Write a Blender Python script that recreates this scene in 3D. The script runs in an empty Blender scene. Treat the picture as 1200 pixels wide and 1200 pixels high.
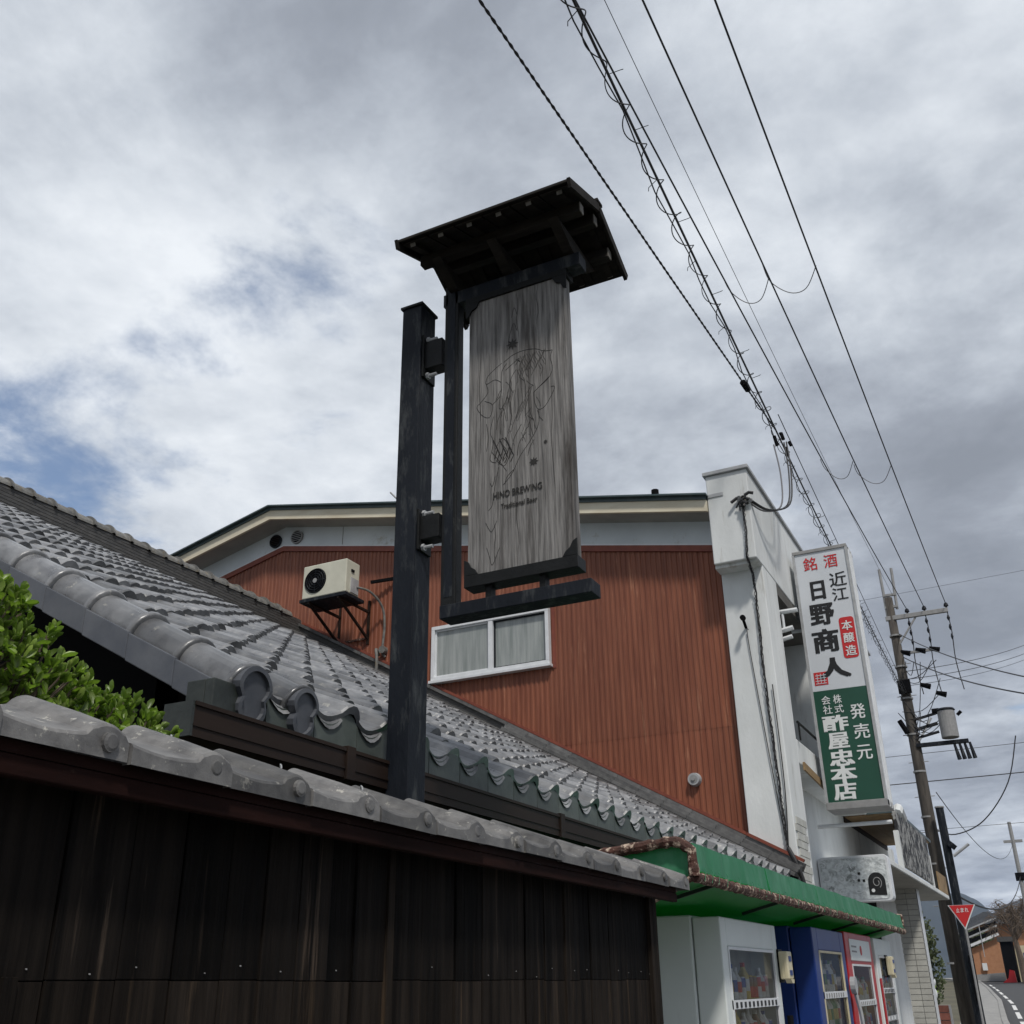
import bpy, math, random
from mathutils import Vector, Matrix, noise
random.seed(7)
R = math.radians
scene = bpy.context.scene
col = scene.collection

# ---------------------------------------------------------------- camera
cam_data = bpy.data.cameras.new('camera'); cam = bpy.data.objects.new('camera', cam_data)
col.objects.link(cam); scene.camera = cam
cam_data.sensor_width = 36; cam_data.sensor_height = 36; cam_data.lens = 36
cam_data.clip_start = 0.05; cam_data.clip_end = 20000
PITCH, ROLL, AZ = R(24.857), R(-0.8), R(26.5)
fw = Vector((-math.sin(AZ)*math.cos(PITCH), math.cos(AZ)*math.cos(PITCH), math.sin(PITCH)))
rt = Vector((math.cos(AZ), math.sin(AZ), 0)); up = rt.cross(fw)
r2 = rt*math.cos(ROLL)+up*math.sin(ROLL); u2 = -rt*math.sin(ROLL)+up*math.cos(ROLL)
M = Matrix((r2, u2, -fw)).transposed().to_4x4(); M.translation = Vector((0, 0, 1.6))
cam.matrix_world = M

# ---------------------------------------------------------------- world
SUN_EL, SUN_ROT = R(54), R(140)      # sun towards the camera's right and behind
world = bpy.data.worlds.new('World'); scene.world = world; world.use_nodes = True
nt = world.node_tree; nt.nodes.clear(); N = nt.nodes.new; L = nt.links.new
def nn(t, **k):
    n = N(t)
    for a, b in k.items(): setattr(n, a, b)
    return n
out = nn('ShaderNodeOutputWorld'); bg = nn('ShaderNodeBackground'); bg.inputs[1].default_value = 0.1
sky = nn('ShaderNodeTexSky', sky_type='NISHITA', sun_disc=False); sky.sun_elevation = SUN_EL; sky.sun_rotation = SUN_ROT
tc = nn('ShaderNodeTexCoord')
sep = nn('ShaderNodeSeparateXYZ'); L(tc.outputs['Generated'], sep.inputs[0])
def mth(op, a, b=None, clamp=False):
    n = nn('ShaderNodeMath', operation=op); n.use_clamp = clamp
    for i, v in enumerate((a, b)):
        if v is None: continue
        if isinstance(v, (int, float)): n.inputs[i].default_value = v
        else: L(v, n.inputs[i])
    return n.outputs[0]
zz = mth('ADD', mth('MAXIMUM', sep.outputs[2], 0.0), 0.14)
comb = nn('ShaderNodeCombineXYZ'); L(mth('DIVIDE', sep.outputs[0], zz), comb.inputs[0]); L(mth('DIVIDE', sep.outputs[1], zz), comb.inputs[1])
comb.inputs[2].default_value = 3.1
def noi(vec, scale, detail, rough, dist=0.0, off=(0, 0, 0)):
    mp = nn('ShaderNodeMapping'); L(vec, mp.inputs[0]); mp.inputs['Location'].default_value = off
    n = nn('ShaderNodeTexNoise'); n.inputs['Scale'].default_value = scale; n.inputs['Detail'].default_value = detail
    n.inputs['Roughness'].default_value = rough; n.inputs['Distortion'].default_value = dist
    L(mp.outputs[0], n.inputs['Vector']); return n.outputs[0]
def mrange(v, a, b, c=0.0, d=1.0, smooth=True):
    n = nn('ShaderNodeMapRange'); n.interpolation_type = 'SMOOTHSTEP' if smooth else 'LINEAR'
    L(v, n.inputs[0]); n.inputs[1].default_value = a; n.inputs[2].default_value = b; n.inputs[3].default_value = c; n.inputs[4].default_value = d
    return n.outputs[0]
big = noi(comb.outputs[0], 0.62, 4, 0.5, 0.2, (2.3, 0.4, 0))
mid = noi(comb.outputs[0], 1.7, 12, 0.59, 0.2, (0.3, 5.4, 0))
fine = noi(comb.outputs[0], 4.4, 14, 0.62, 0.2, (7.3, 1.4, 0))
bright = mth('ADD', mth('ADD', mth('MULTIPLY', big, 0.34), mth('MULTIPLY', mid, 0.46)), mth('MULTIPLY', fine, 0.20))
def lobe(az, el, rad, amt):
    d = Vector((math.sin(R(az))*math.cos(R(el)), math.cos(R(az))*math.cos(R(el)), math.sin(R(el))))
    n = nn('ShaderNodeVectorMath', operation='DOT_PRODUCT'); L(tc.outputs['Generated'], n.inputs[0]); n.inputs[1].default_value = d
    return mth('MULTIPLY', mrange(n.outputs['Value'], math.cos(R(rad)), 1.0), amt)
for az, el, rad, amt in ((-45, 27, 20, .085), (-2, 45, 17, .085), (-8, 24, 12, -.045), (-30, 47, 18, -.035), (-12, 30, 14, .03), (-70, 40, 16, -.02)):
    bright = mth('ADD', bright, lobe(az, el, rad, amt))
cr = nn('ShaderNodeValToRGB'); L(bright, cr.inputs[0])
e = cr.color_ramp.elements
e[0].position = 0.39; e[0].color = (2.2, 2.42, 2.8, 1)
e[1].position = 0.64; e[1].color = (7.0, 7.3, 7.65, 1)
for p, c in ((0.45, (2.7, 2.95, 3.4, 1)), (0.49, (3.4, 3.7, 4.2, 1)), (0.535, (4.4, 4.75, 5.25, 1)), (0.58, (5.6, 5.95, 6.4, 1))):
    x = cr.color_ramp.elements.new(p); x.color = c
# openings in the cloud: a large one low over the tiled house, torn by noise
def hole(az, el, c0, c1):
    d = Vector((math.sin(az)*math.cos(el), math.cos(az)*math.cos(el), math.sin(el)))
    n = nn('ShaderNodeVectorMath', operation='DOT_PRODUCT'); L(tc.outputs['Generated'], n.inputs[0]); n.inputs[1].default_value = d
    return mrange(n.outputs['Value'], c0, c1)
tear = noi(comb.outputs[0], 2.6, 12, 0.60, 0.25, (1.3, 2.9, 0))
tear = mth('ADD', mth('MULTIPLY', tear, 1.7), -0.35)
h1 = hole(R(-55), R(17), math.cos(R(15)), math.cos(R(3)))
h2 = hole(R(-42), R(35), math.cos(R(12)), math.cos(R(1)))
h3 = hole(R(120), R(35), math.cos(R(40)), math.cos(R(8)))
hs = mth('ADD', mth('ADD', mth('MULTIPLY', h1, 0.58), mth('MULTIPLY', h2, 0.20)), mth('MULTIPLY', h3, 0.25))
mask = mth('MULTIPLY', mrange(mth('ADD', tear, hs), 0.70, 1.05), 0.9)
mix = nn('ShaderNodeMixRGB'); L(mask, mix.inputs[0]); L(cr.outputs[0], mix.inputs[1])
skyb = nn('ShaderNodeMixRGB', blend_type='MULTIPLY'); skyb.inputs[0].default_value = 1; L(sky.outputs[0], skyb.inputs[1]); skyb.inputs[2].default_value = (0.9, 0.95, 1.0, 1)
L(skyb.outputs[0], mix.inputs[2]); L(mix.outputs[0], bg.inputs[0]); L(bg.outputs[0], out.inputs[0])

# ---------------------------------------------------------------- sun
sd = bpy.data.lights.new('sun', 'SUN'); sd.energy = 2.2; sd.angle = R(6); sd.color = (1.0, 0.95, 0.88)
so = bpy.data.objects.new('sun', sd); col.objects.link(so)
sdir = Vector((math.sin(SUN_ROT)*math.cos(SUN_EL), math.cos(SUN_ROT)*math.cos(SUN_EL), math.sin(SUN_EL)))
so.rotation_euler = sdir.to_track_quat('Z', 'Y').to_euler(); so.location = (0, 0, 30)
vs = scene.view_settings; vs.view_transform = 'Standard'; vs.look = 'None'; vs.gamma = 1; vs.exposure = 0.36; vs.use_curve_mapping = False
scene.render.resolution_x = 1024; scene.render.resolution_y = 1024

# ---------------------------------------------------------------- materials
def mat(name, c1, c2=None, scale=8, stretch=(1, 1, 1), rough=0.7, rough2=None, metal=0.0, bump=0.0, bscale=None, detail=6,
        spots=None, spot_scale=3, spot_th=(0.55, 0.65), vary=0.0, contrast=(0.35, 0.65), spec=0.5, trans=0.0, wave=None, bdist=0.01, spot_stretch=None):
    m = bpy.data.materials.new(name); m.use_nodes = True; t = m.node_tree; b = t.nodes['Principled BSDF']
    A = t.nodes.new; K = t.links.new
    b.inputs['Roughness'].default_value = rough; b.inputs['Metallic'].default_value = metal
    b.inputs['Specular IOR Level'].default_value = spec
    if trans: b.inputs['Transmission Weight'].default_value = trans
    g = A('ShaderNodeNewGeometry')
    oi = A('ShaderNodeObjectInfo')
    mp = A('ShaderNodeMapping'); K(g.outputs['Position'], mp.inputs[0]); mp.inputs['Scale'].default_value = stretch
    n = A('ShaderNodeTexNoise'); n.inputs['Scale'].default_value = scale; n.inputs['Detail'].default_value = detail; n.inputs['Roughness'].default_value = 0.6
    K(mp.outputs[0], n.inputs['Vector'])
    mr = A('ShaderNodeMapRange'); K(n.outputs[0], mr.inputs[0]); mr.inputs[1].default_value, mr.inputs[2].default_value = contrast
    mx = A('ShaderNodeMixRGB'); K(mr.outputs[0], mx.inputs[0]); mx.inputs[1].default_value = (*c1, 1); mx.inputs[2].default_value = (*(c2 or c1), 1)
    cur = mx.outputs[0]
    if spots:
        mp2 = A('ShaderNodeMapping'); K(g.outputs['Position'], mp2.inputs[0]); mp2.inputs['Scale'].default_value = spot_stretch or stretch; mp2.inputs['Location'].default_value = (3.1, 7.7, 1.3)
        n2 = A('ShaderNodeTexNoise'); n2.inputs['Scale'].default_value = spot_scale; n2.inputs['Detail'].default_value = 8; n2.inputs['Roughness'].default_value = 0.68
        K(mp2.outputs[0], n2.inputs['Vector'])
        mr2 = A('ShaderNodeMapRange'); K(n2.outputs[0], mr2.inputs[0]); mr2.inputs[1].default_value, mr2.inputs[2].default_value = spot_th
        m2 = A('ShaderNodeMixRGB'); K(mr2.outputs[0], m2.inputs[0]); K(cur, m2.inputs[1]); m2.inputs[2].default_value = (*spots, 1); cur = m2.outputs[0]
    if vary:
        at = A('ShaderNodeAttribute'); at.attribute_name = 'rnd'
        ad = A('ShaderNodeMath'); ad.operation = 'ADD'; K(oi.outputs['Random'], ad.inputs[0]); K(at.outputs['Fac'], ad.inputs[1])
        fr = A('ShaderNodeMath'); fr.operation = 'FRACT'; K(ad.outputs[0], fr.inputs[0])
        ml = A('ShaderNodeMapRange'); K(fr.outputs[0], ml.inputs[0]); ml.inputs[3].default_value = 1-vary; ml.inputs[4].default_value = 1+vary
        hv = A('ShaderNodeVectorMath'); hv.operation = 'SCALE'; K(cur, hv.inputs[0]); K(ml.outputs[0], hv.inputs['Scale']); cur = hv.outputs[0]
    K(cur, b.inputs['Base Color'])
    if rough2 is not None:
        m3 = A('ShaderNodeMapRange'); K(n.outputs[0], m3.inputs[0]); m3.inputs[1].default_value = 0.3; m3.inputs[2].default_value = 0.7
        m3.inputs[3].default_value = rough; m3.inputs[4].default_value = rough2; K(m3.outputs[0], b.inputs['Roughness'])
    if bump:
        bn = A('ShaderNodeTexNoise'); bn.inputs['Scale'].default_value = bscale or scale*3; bn.inputs['Detail'].default_value = 6; K(mp.outputs[0], bn.inputs['Vector'])
        bp = A('ShaderNodeBump'); bp.inputs['Strength'].default_value = bump; bp.inputs['Distance'].default_value = bdist
        K(bn.outputs[0], bp.inputs['Height']); K(bp.outputs[0], b.inputs['Normal'])
    return m
MT = {}
MT['steel'] = mat('black_painted_steel', (.003, .005, .009), (.009, .012, .018), scale=6, stretch=(1, 1, .35), rough=.5, rough2=.75, spec=.22, bump=.25, bscale=60, spots=(.055, .060, .062), spot_scale=9, spot_th=(.52, .70), spot_stretch=(2, 2, .55))
MT['frame'] = mat('dark_frame_paint', (.006, .0065, .007), (.011, .012, .0125), scale=14, spec=.2, rough=.55, bump=.15, bscale=80, spots=(.045, .045, .042), spot_scale=9, spot_th=(.62, .7))
MT['board'] = mat('weathered_grey_board', (.088, .085, .083), (.268, .260, .252), scale=85, stretch=(1, 1, .05), rough=.9, bump=.9, spec=.2, bscale=110, detail=10, spots=(.035, .030, .027), spot_scale=6, spot_th=(.50, .70), spot_stretch=(1.4, 1, .16), contrast=(.30, .66))
MT['roofwood'] = mat('dark_stained_wood', (.010, .009, .008), (.024, .021, .018), scale=20, stretch=(.3, 1, 1), rough=.8, bump=.3, spec=.15)
MT['rafter_end'] = mat('bare_cut_wood', (.10, .095, .085), (.17, .16, .145), scale=30, rough=.8)
MT['ink'] = mat('burnt_engraving', (.022, .021, .020), rough=.9)
MT['tile'] = mat('grey_roof_tile', (.105, .107, .113), (.20, .203, .208), scale=12, rough=.24, rough2=.48, bump=.2, bscale=120, bdist=.003, vary=.45, spots=(.30, .295, .27), spot_scale=22, spot_th=(.60, .68), spec=.75)
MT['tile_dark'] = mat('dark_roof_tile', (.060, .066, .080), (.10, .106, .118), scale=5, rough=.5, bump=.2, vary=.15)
MT['ridge'] = mat('ridge_tile', (.045, .045, .045), (.085, .083, .08), scale=12, stretch=(1, 1, 4), rough=.65, bump=.4, vary=.15)
MT['flash'] = mat('flashing_tile_grey', (.085, .085, .085), (.15, .148, .145), scale=14, rough=.6, bump=.3, vary=.25, bdist=.004)
MT['ridge_cap'] = mat('ridge_cap_tile', (.10, .10, .098), (.19, .185, .17), scale=15, rough=.6, bump=.3, vary=.2, spots=(.16, .12, .06), spot_scale=12, spot_th=(.56, .7))
MT['coping'] = mat('weathered_coping_tile', (.075, .073, .072), (.155, .152, .148), scale=22, stretch=(1, 1, 1), rough=.45, rough2=.7, bump=.3, bscale=260, bdist=.002, vary=.40, spots=(.30, .29, .26), spot_scale=42, spot_th=(.60, .66), detail=10)
MT['plate'] = mat('eave_tile_plate', (.055, .068, .062), (.085, .10, .09), scale=8, rough=.55, bump=.2, vary=.18)
MT['darkplate'] = mat('dark_corner_plate', (.014, .018, .016), (.03, .036, .032), scale=12, rough=.5, bump=.2)
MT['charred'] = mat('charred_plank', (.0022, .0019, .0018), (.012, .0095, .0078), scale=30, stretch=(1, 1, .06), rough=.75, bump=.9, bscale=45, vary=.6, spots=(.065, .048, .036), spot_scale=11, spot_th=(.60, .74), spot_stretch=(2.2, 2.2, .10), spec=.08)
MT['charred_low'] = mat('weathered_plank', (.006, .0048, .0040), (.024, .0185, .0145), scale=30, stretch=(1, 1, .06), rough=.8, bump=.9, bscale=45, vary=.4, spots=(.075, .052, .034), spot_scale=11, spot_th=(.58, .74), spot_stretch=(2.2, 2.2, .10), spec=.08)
MT['maroon'] = mat('dark_maroon_board', (.008, .0026, .0020), (.018, .0060, .0045), scale=10, stretch=(1, .3, 1), rough=.8, spec=.1, bump=.4, spots=(.07, .045, .035), spot_scale=18, spot_th=(.64, .76))
MT['gutter'] = mat('brown_gutter', (.014, .0085, .0065), (.023, .014, .010), scale=5, stretch=(1, .3, 1), rough=.6, spec=.2, bump=.1)
MT['darkgreen'] = mat('dark_green_wall', (.006, .018, .012), (.012, .030, .020), scale=4, rough=.7)
MT['black'] = mat('dark_recess', (.004, .004, .005), rough=.9, spec=.1)
MT['red'] = mat('red_oxide_metal', (.165, .047, .022), (.240, .080, .040), scale=7, stretch=(2.2, 1, .16), rough=.55, bump=.1, vary=.10, spots=(.48, .24, .14), spot_scale=6, spot_th=(.59, .82), spot_stretch=(3.2, 1, .22))
MT['redtrim'] = mat('red_trim', (.16, .038, .022), (.22, .055, .03), scale=10, rough=.55)
MT['white'] = mat('dirty_white_plaster', (.56, .58, .58), (.72, .74, .74), scale=1.6, stretch=(1, 1, .4), rough=.85, bump=.2, bscale=40, spots=(.30, .285, .25), spot_scale=6.5, spot_th=(.58, .76), spot_stretch=(1.2, 1.2, .14), detail=10)
MT['whiteband'] = mat('pale_gable_panel', (.52, .57, .60), (.62, .67, .70), scale=1.5, rough=.7, spots=(.33, .32, .27), spot_scale=2.5, spot_th=(.62, .75))
MT['soffit'] = mat('grey_soffit', (.26, .26, .24), (.34, .33, .30), scale=3, rough=.8)
MT['cream'] = mat('cream_fascia', (.56, .50, .37), (.66, .61, .48), scale=4, stretch=(.5, 1, 2), rough=.6, spots=(.22, .12, .05), spot_scale=6, spot_th=(.66, .78))
MT['roofmetal'] = mat('blue_grey_roof_sheet', (.035, .06, .065), (.06, .085, .09), scale=5, rough=.45)
MT['glass'] = mat('window_glass', (.05, .055, .055), (.08, .085, .085), scale=2, rough=.08, spec=.8)
MT['curtain'] = mat('lace_curtain', (.20, .225, .215), (.34, .36, .35), scale=16, stretch=(1, 1, .08), rough=.35, spec=.8)
MT['alu'] = mat('white_aluminium', (.62, .64, .66), (.70, .72, .74), scale=10, rough=.35)
MT['darkpanel'] = mat('dark_balcony_wall', (.075, .072, .066), (.12, .115, .105), scale=2, rough=.8)
MT['acbody'] = mat('ivory_ac_casing', (.50, .49, .40), (.58, .57, .47), scale=4, rough=.5)
MT['signwhite'] = mat('sign_white_acrylic', (.55, .58, .62), (.60, .63, .67), scale=2, rough=.35)
MT['signgreen'] = mat('sign_green_film', (.008, .060, .035), (.010, .068, .042), scale=3, rough=.4)
MT['signred'] = mat('sign_red_film', (.50, .018, .02), rough=.45)
MT['signblack'] = mat('sign_black_film', (.008, .008, .009), rough=.45)
MT['letterwhite'] = mat('sign_letter_white', (.70, .72, .72), rough=.45)
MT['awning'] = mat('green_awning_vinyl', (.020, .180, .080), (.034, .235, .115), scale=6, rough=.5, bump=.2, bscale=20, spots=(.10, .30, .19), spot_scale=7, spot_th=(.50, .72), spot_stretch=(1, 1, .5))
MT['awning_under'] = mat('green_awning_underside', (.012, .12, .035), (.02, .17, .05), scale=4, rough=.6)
MT['rust'] = mat('rusty_flaking_pipe', (.080, .030, .020), (.045, .020, .014), scale=30, rough=.8, bump=.9, bscale=60, spots=(.46, .36, .28), spot_scale=32, spot_th=(.52, .60), detail=8)
MT['vmwhite'] = mat('vending_white', (.62, .66, .65), (.70, .74, .73), scale=1.5, rough=.4, spots=(.42, .43, .40), spot_scale=5, spot_th=(.58, .9), spot_stretch=(1, 1, .2))
MT['vmblue'] = mat('vending_navy', (.006, .026, .15), (.010, .038, .20), scale=3, rough=.4)
MT['vmred'] = mat('vending_red', (.42, .012, .016), rough=.35)
MT['vmdark'] = mat('vending_interior', (.26, .26, .265), (.42, .42, .425), scale=6, rough=.6)
MT['cream_box'] = mat('yellowed_plastic', (.56, .50, .33), (.62, .57, .41), scale=8, rough=.5)
MT['grey'] = mat('mid_grey', (.22, .22, .22), (.28, .28, .28), scale=10, rough=.6)
MT['lightgrey'] = mat('galvanised_grey', (.30, .31, .32), (.40, .41, .42), scale=10, rough=.5)
MT['tan'] = mat('tan_board_soffit', (.20, .13, .06), (.30, .20, .10), scale=8, stretch=(1, .3, 1), rough=.75, bump=.3)
MT['wire'] = mat('black_cable', (.015, .015, .017), rough=.6)
MT['wiregrey'] = mat('grey_cable', (.12, .12, .13), rough=.6)
MT['pole'] = mat('weathered_pole', (.035, .030, .026), (.085, .074, .062), scale=6, stretch=(2, 2, .25), rough=.85, bump=.4)
MT['asphalt'] = mat('asphalt', (.045, .046, .048), (.065, .066, .068), scale=20, rough=.9, bump=.3, bscale=120)
MT['pave'] = mat('concrete_paving', (.24, .235, .225), (.32, .315, .30), scale=3, rough=.9, bump=.2)
MT['paint'] = mat('road_paint', (.6, .6, .58), (.7, .7, .68), scale=12, rough=.7)
MT['earth'] = mat('earth_ground', (.08, .075, .05), (.12, .11, .07), scale=.3, rough=1)
MT['hill'] = mat('forested_hill', (.026, .034, .034), (.042, .050, .046), scale=.01, rough=1)
MT['leaf'] = mat('glossy_leaf', (.13, .20, .035), (.25, .33, .08), scale=20, rough=.42, vary=.5, spec=.6)
MT['leafdark'] = mat('shrub_leaf', (.025, .040, .012), (.055, .07, .02), scale=8, rough=.6, vary=.3)
MT['twig'] = mat('brown_twig', (.10, .075, .055), (.17, .13, .10), scale=10, rough=.9)
MT['brick'] = mat('red_brown_brick', (.14, .045, .03), (.20, .07, .05), scale=10, rough=.8, vary=.15)
MT['wtile'] = mat('white_wall_tile', (.40, .40, .37), (.50, .50, .46), scale=5, rough=.5, vary=.07)
MT['orangewall'] = mat('orange_brown_wall', (.36, .17, .085), (.42, .21, .11), scale=3, rough=.8)
MT['mottled'] = mat('mottled_old_signboard', (.22, .22, .21), (.34, .34, .33), scale=14, rough=.7, spots=(.012, .012, .015), spot_scale=7, spot_th=(.48, .52))

for k_ in ('awning', 'awning_under', 'leaf'):     # thin vinyl and leaves let some light through
    t__ = MT[k_].node_tree; b__ = t__.nodes['Principled BSDF']; o__ = t__.nodes['Material Output']
    tl__ = t__.nodes.new('ShaderNodeBsdfTranslucent'); tl__.inputs[0].default_value = (.26, .45, .04, 1) if k_ == 'leaf' else (.03, .42, .10, 1); m__ = t__.nodes.new('ShaderNodeMixShader'); m__.inputs[0].default_value = .35 if k_ == 'leaf' else .28
    t__.links.new(b__.outputs[0], m__.inputs[1]); t__.links.new(tl__.outputs[0], m__.inputs[2]); t__.links.new(m__.outputs[0], o__.inputs[0])
# ---------------------------------------------------------------- mesh helpers
ORIG = {}
class MB:
    def __init__(s): s.v = []; s.f = []; s.smooth = False
    def add(s, vs_, fs_):
        b = len(s.v); s.v += [Vector(p) for p in vs_]; s.f += [[i+b for i in f] for f in fs_]; return s
    def box(s, x0, x1, y0, y1, z0, z1):
        if x0 > x1: x0, x1 = x1, x0
        if y0 > y1: y0, y1 = y1, y0
        if z0 > z1: z0, z1 = z1, z0
        return s.add([(x0, y0, z0), (x1, y0, z0), (x1, y1, z0), (x0, y1, z0), (x0, y0, z1), (x1, y0, z1), (x1, y1, z1), (x0, y1, z1)],
                     [(0, 3, 2, 1), (4, 5, 6, 7), (0, 1, 5, 4), (1, 2, 6, 5), (2, 3, 7, 6), (3, 0, 4, 7)])
    def bar(s, a, b, w, h, upv=(0, 0, 1)):
        a = Vector(a); b = Vector(b); d = (b-a).normalized(); u = Vector(upv)
        if abs(d.dot(u)) > .99: u = Vector((1, 0, 0))
        sd_ = d.cross(u).normalized(); u = sd_.cross(d)
        pts = []
        for p in (a, b):
            for (i, j) in ((-1, -1), (1, -1), (1, 1), (-1, 1)): pts.append(p+sd_*(i*w/2)+u*(j*h/2))
        return s.add(pts, [(0, 1, 2, 3)[::-1], (4, 5, 6, 7), (0, 1, 5, 4), (1, 2, 6, 5), (2, 3, 7, 6), (3, 0, 4, 7)])
    def tube(s, pts, r, n=8, caps=True):
        pts = [Vector(p) for p in pts]; rs = r if isinstance(r, (list, tuple)) else [r]*len(pts)
        b = len(s.v); u = None
        for i, p in enumerate(pts):
            d = (pts[min(i+1, len(pts)-1)]-pts[max(i-1, 0)]).normalized()
            if u is None:
                u = d.cross(Vector((0, 0, 1)))
                if u.length < .01: u = d.cross(Vector((1, 0, 0)))
            u = (u-d*u.dot(d)).normalized(); w = d.cross(u)
            for k in range(n):
                a = 2*math.pi*k/n; s.v.append(p+(u*math.cos(a)+w*math.sin(a))*rs[i])
        for i in range(len(pts)-1):
            for k in range(n):
                s.f.append([b+i*n+k, b+i*n+(k+1) % n, b+(i+1)*n+(k+1) % n, b+(i+1)*n+k])
        if caps: s.f.append([b+k for k in range(n)][::-1]); s.f.append([b+(len(pts)-1)*n+k for k in range(n)])
        return s
    def prism(s, poly, axis, a0, a1):
        """poly: 2-D outline in the two other axes (in xyz order); extruded along axis"""
        n = len(poly)
        def P(p, a):
            return {'x': (a, p[0], p[1]), 'y': (p[0], a, p[1]), 'z': (p[0], p[1], a)}[axis]
        s.add([P(p, a0) for p in poly]+[P(p, a1) for p in poly],
              [list(range(n))[::-1], [n+i for i in range(n)]]+[[i, (i+1) % n, n+(i+1) % n, n+i] for i in range(n)])
        return s
    def build(s, name, m, parent=None, bevel=0, smooth=False, weld=False):
        o3 = ORIG.get(parent.name, Vector((0, 0, 0))) if parent else Vector((0, 0, 0))
        me = bpy.data.meshes.new(name); me.from_pydata([p-o3 for p in s.v], [], s.f); me.update()
        me.materials.append(MT[m] if isinstance(m, str) else m)
        o = bpy.data.objects.new(name, me); col.objects.link(o)
        if parent: o.parent = parent; ORIG[o.name] = o3
        if smooth or s.smooth:
            for p in me.polygons: p.use_smooth = True
        if bevel:
            md = o.modifiers.new('bevel', 'BEVEL'); md.width = bevel; md.segments = 2; md.limit_method = 'ANGLE'
        return o
def fixnormals(o):
    import bmesh
    bm = bmesh.new(); bm.from_mesh(o.data); bmesh.ops.recalc_face_normals(bm, faces=bm.faces); bm.to_mesh(o.data); bm.free()
    return o
def thing(name, label, cat, loc=(0, 0, 0), group=None):
    o = bpy.data.objects.new(name, None); col.objects.link(o); o.location = loc; o.empty_display_size = .1
    ORIG[o.name] = Vector(loc); o['label'] = label; o['category'] = cat
    if group: o['group'] = group
    return o
def tag(o, label, cat, group=None):
    o['label'] = label; o['category'] = cat
    if group: o['group'] = group
    return o
def struct(o): o['kind'] = 'structure'; return o
def stuff(o): o['kind'] = 'stuff'; return o
def link_mesh(name, me, parent, mw):
    """object sharing mesh data, world matrix mw, parented to a thing"""
    o = bpy.data.objects.new(name, me); col.objects.link(o)
    o3 = ORIG.get(parent.name, Vector((0, 0, 0)))
    o.parent = parent; o.matrix_local = Matrix.Translation(-o3) @ mw; ORIG[o.name] = o3
    return o
def rawmesh(name, vs_, fs_, m, smooth=False):
    me = bpy.data.meshes.new(name); me.from_pydata([tuple(v) for v in vs_], [], fs_); me.update(); me.materials.append(MT[m])
    if smooth:
        for p in me.polygons: p.use_smooth = True
    return me

# ---------------------------------------------------------------- lettering meshes (made first, while the scene is small)
TXT = {}
def glyphs(body, bold):
    k = (body, bold)
    if k in TXT: return TXT[k]
    cu = bpy.data.curves.new('t', 'FONT'); cu.body = body; cu.size = 1; cu.align_x = 'CENTER'; cu.align_y = 'CENTER'; cu.resolution_u = 3
    ob = bpy.data.objects.new('t', cu); col.objects.link(ob)
    dg = bpy.context.evaluated_depsgraph_get()
    me = bpy.data.meshes.new_from_object(ob.evaluated_get(dg))
    vs_ = [v.co.copy() for v in me.vertices]; fs_ = [list(p.vertices) for p in me.polygons]
    if vs_:
        x0 = min(v.x for v in vs_); x1 = max(v.x for v in vs_); y0 = min(v.y for v in vs_); y1 = max(v.y for v in vs_)
        c = Vector(((x0+x1)/2, (y0+y1)/2, 0)); vs_ = [v-c for v in vs_]; w, h = x1-x0, y1-y0
    else: w = h = 1
    bpy.data.objects.remove(ob); bpy.data.curves.remove(cu)
    TXT[k] = (vs_, fs_, w, h); return TXT[k]
def lettering(body, x, y, z, w, h, m, parent, bold=0.0, slant=0.0, name='lettering'):
    """letters on a -Y facing surface, filling w x h metres round (x, z) at depth y"""
    vs_, fs_, gw, gh = glyphs(body, bold)
    mb = MB(); q = bold*.9
    for k, (a, b) in enumerate(((0, 0),) if not q else ((-q, -q*.6), (q, -q*.6), (-q, q*.6), (q, q*.6), (0, 0))):
        mb.add([(x+(v.x+slant*v.y+a)*w/(gw+2*q), y-.0004*k, z+(v.y+b)*h/(gh+1.2*q)) for v in vs_], fs_)
    return mb.build(name, m, parent)
for t_, b_ in (('銘', .01), ('酒', .01), ('近', .012), ('江', .012), ('日', .03), ('野', .03), ('商', .03), ('人', .04), ('本', .02), ('醸', .02), ('造', .02),
               ('株', .012), ('式', .012), ('会', .012), ('社', .012), ('発', .015), ('売', .015), ('元', .015), ('酢', .03), ('屋', .03), ('忠', .03), ('本', .03), ('店', .03),
               ('止', .02), ('ま', .02), ('れ', .02), ('HINO BREWING', .022), ('Traditional Beer', .016)): glyphs(t_, b_)

# ================================================================ SETTING
def gz(y): return 0.016*max(0.0, y-20)
def strip(name, left, right, m, dz=0.0, thick=0.0):
    mb = MB(); pts = []
    for a, b in zip(left, right): pts += [(a[0], a[1], gz(a[1])+dz), (b[0], b[1], gz(b[1])+dz)]
    n = len(left); fs_ = [[2*i, 2*i+1, 2*i+3, 2*i+2] for i in range(n-1)]
    mb.add(pts, fs_)
    if thick:
        low = [(p[0], p[1], p[2]-thick) for p in pts]; k = len(mb.v)
        mb.add(low, [[2*i+1-k, 2*i+3-k, 2*i+3, 2*i+1] for i in range(n-1)]+[[2*i-k+2, 2*i-k, 2*i, 2*i+2] for i in range(n-1)])
    return mb.build(name, m)
# ground: one sheet to the horizon
mb = MB(); ys = [-300, 0, 20, 60, 110, 200, 400, 1000, 3000]
def gfar(y): return gz(min(y, 130))
pts = []
for y in ys:
    for x in (-3000, -200, -30, 0, 30, 200, 3000): pts.append((x, y, gfar(y)-.03))
mb.add(pts, [[r*7+c, r*7+c+1, (r+1)*7+c+1, (r+1)*7+c] for r in range(len(ys)-1) for c in range(6)])
struct(mb.build('ground', 'earth'))
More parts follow.
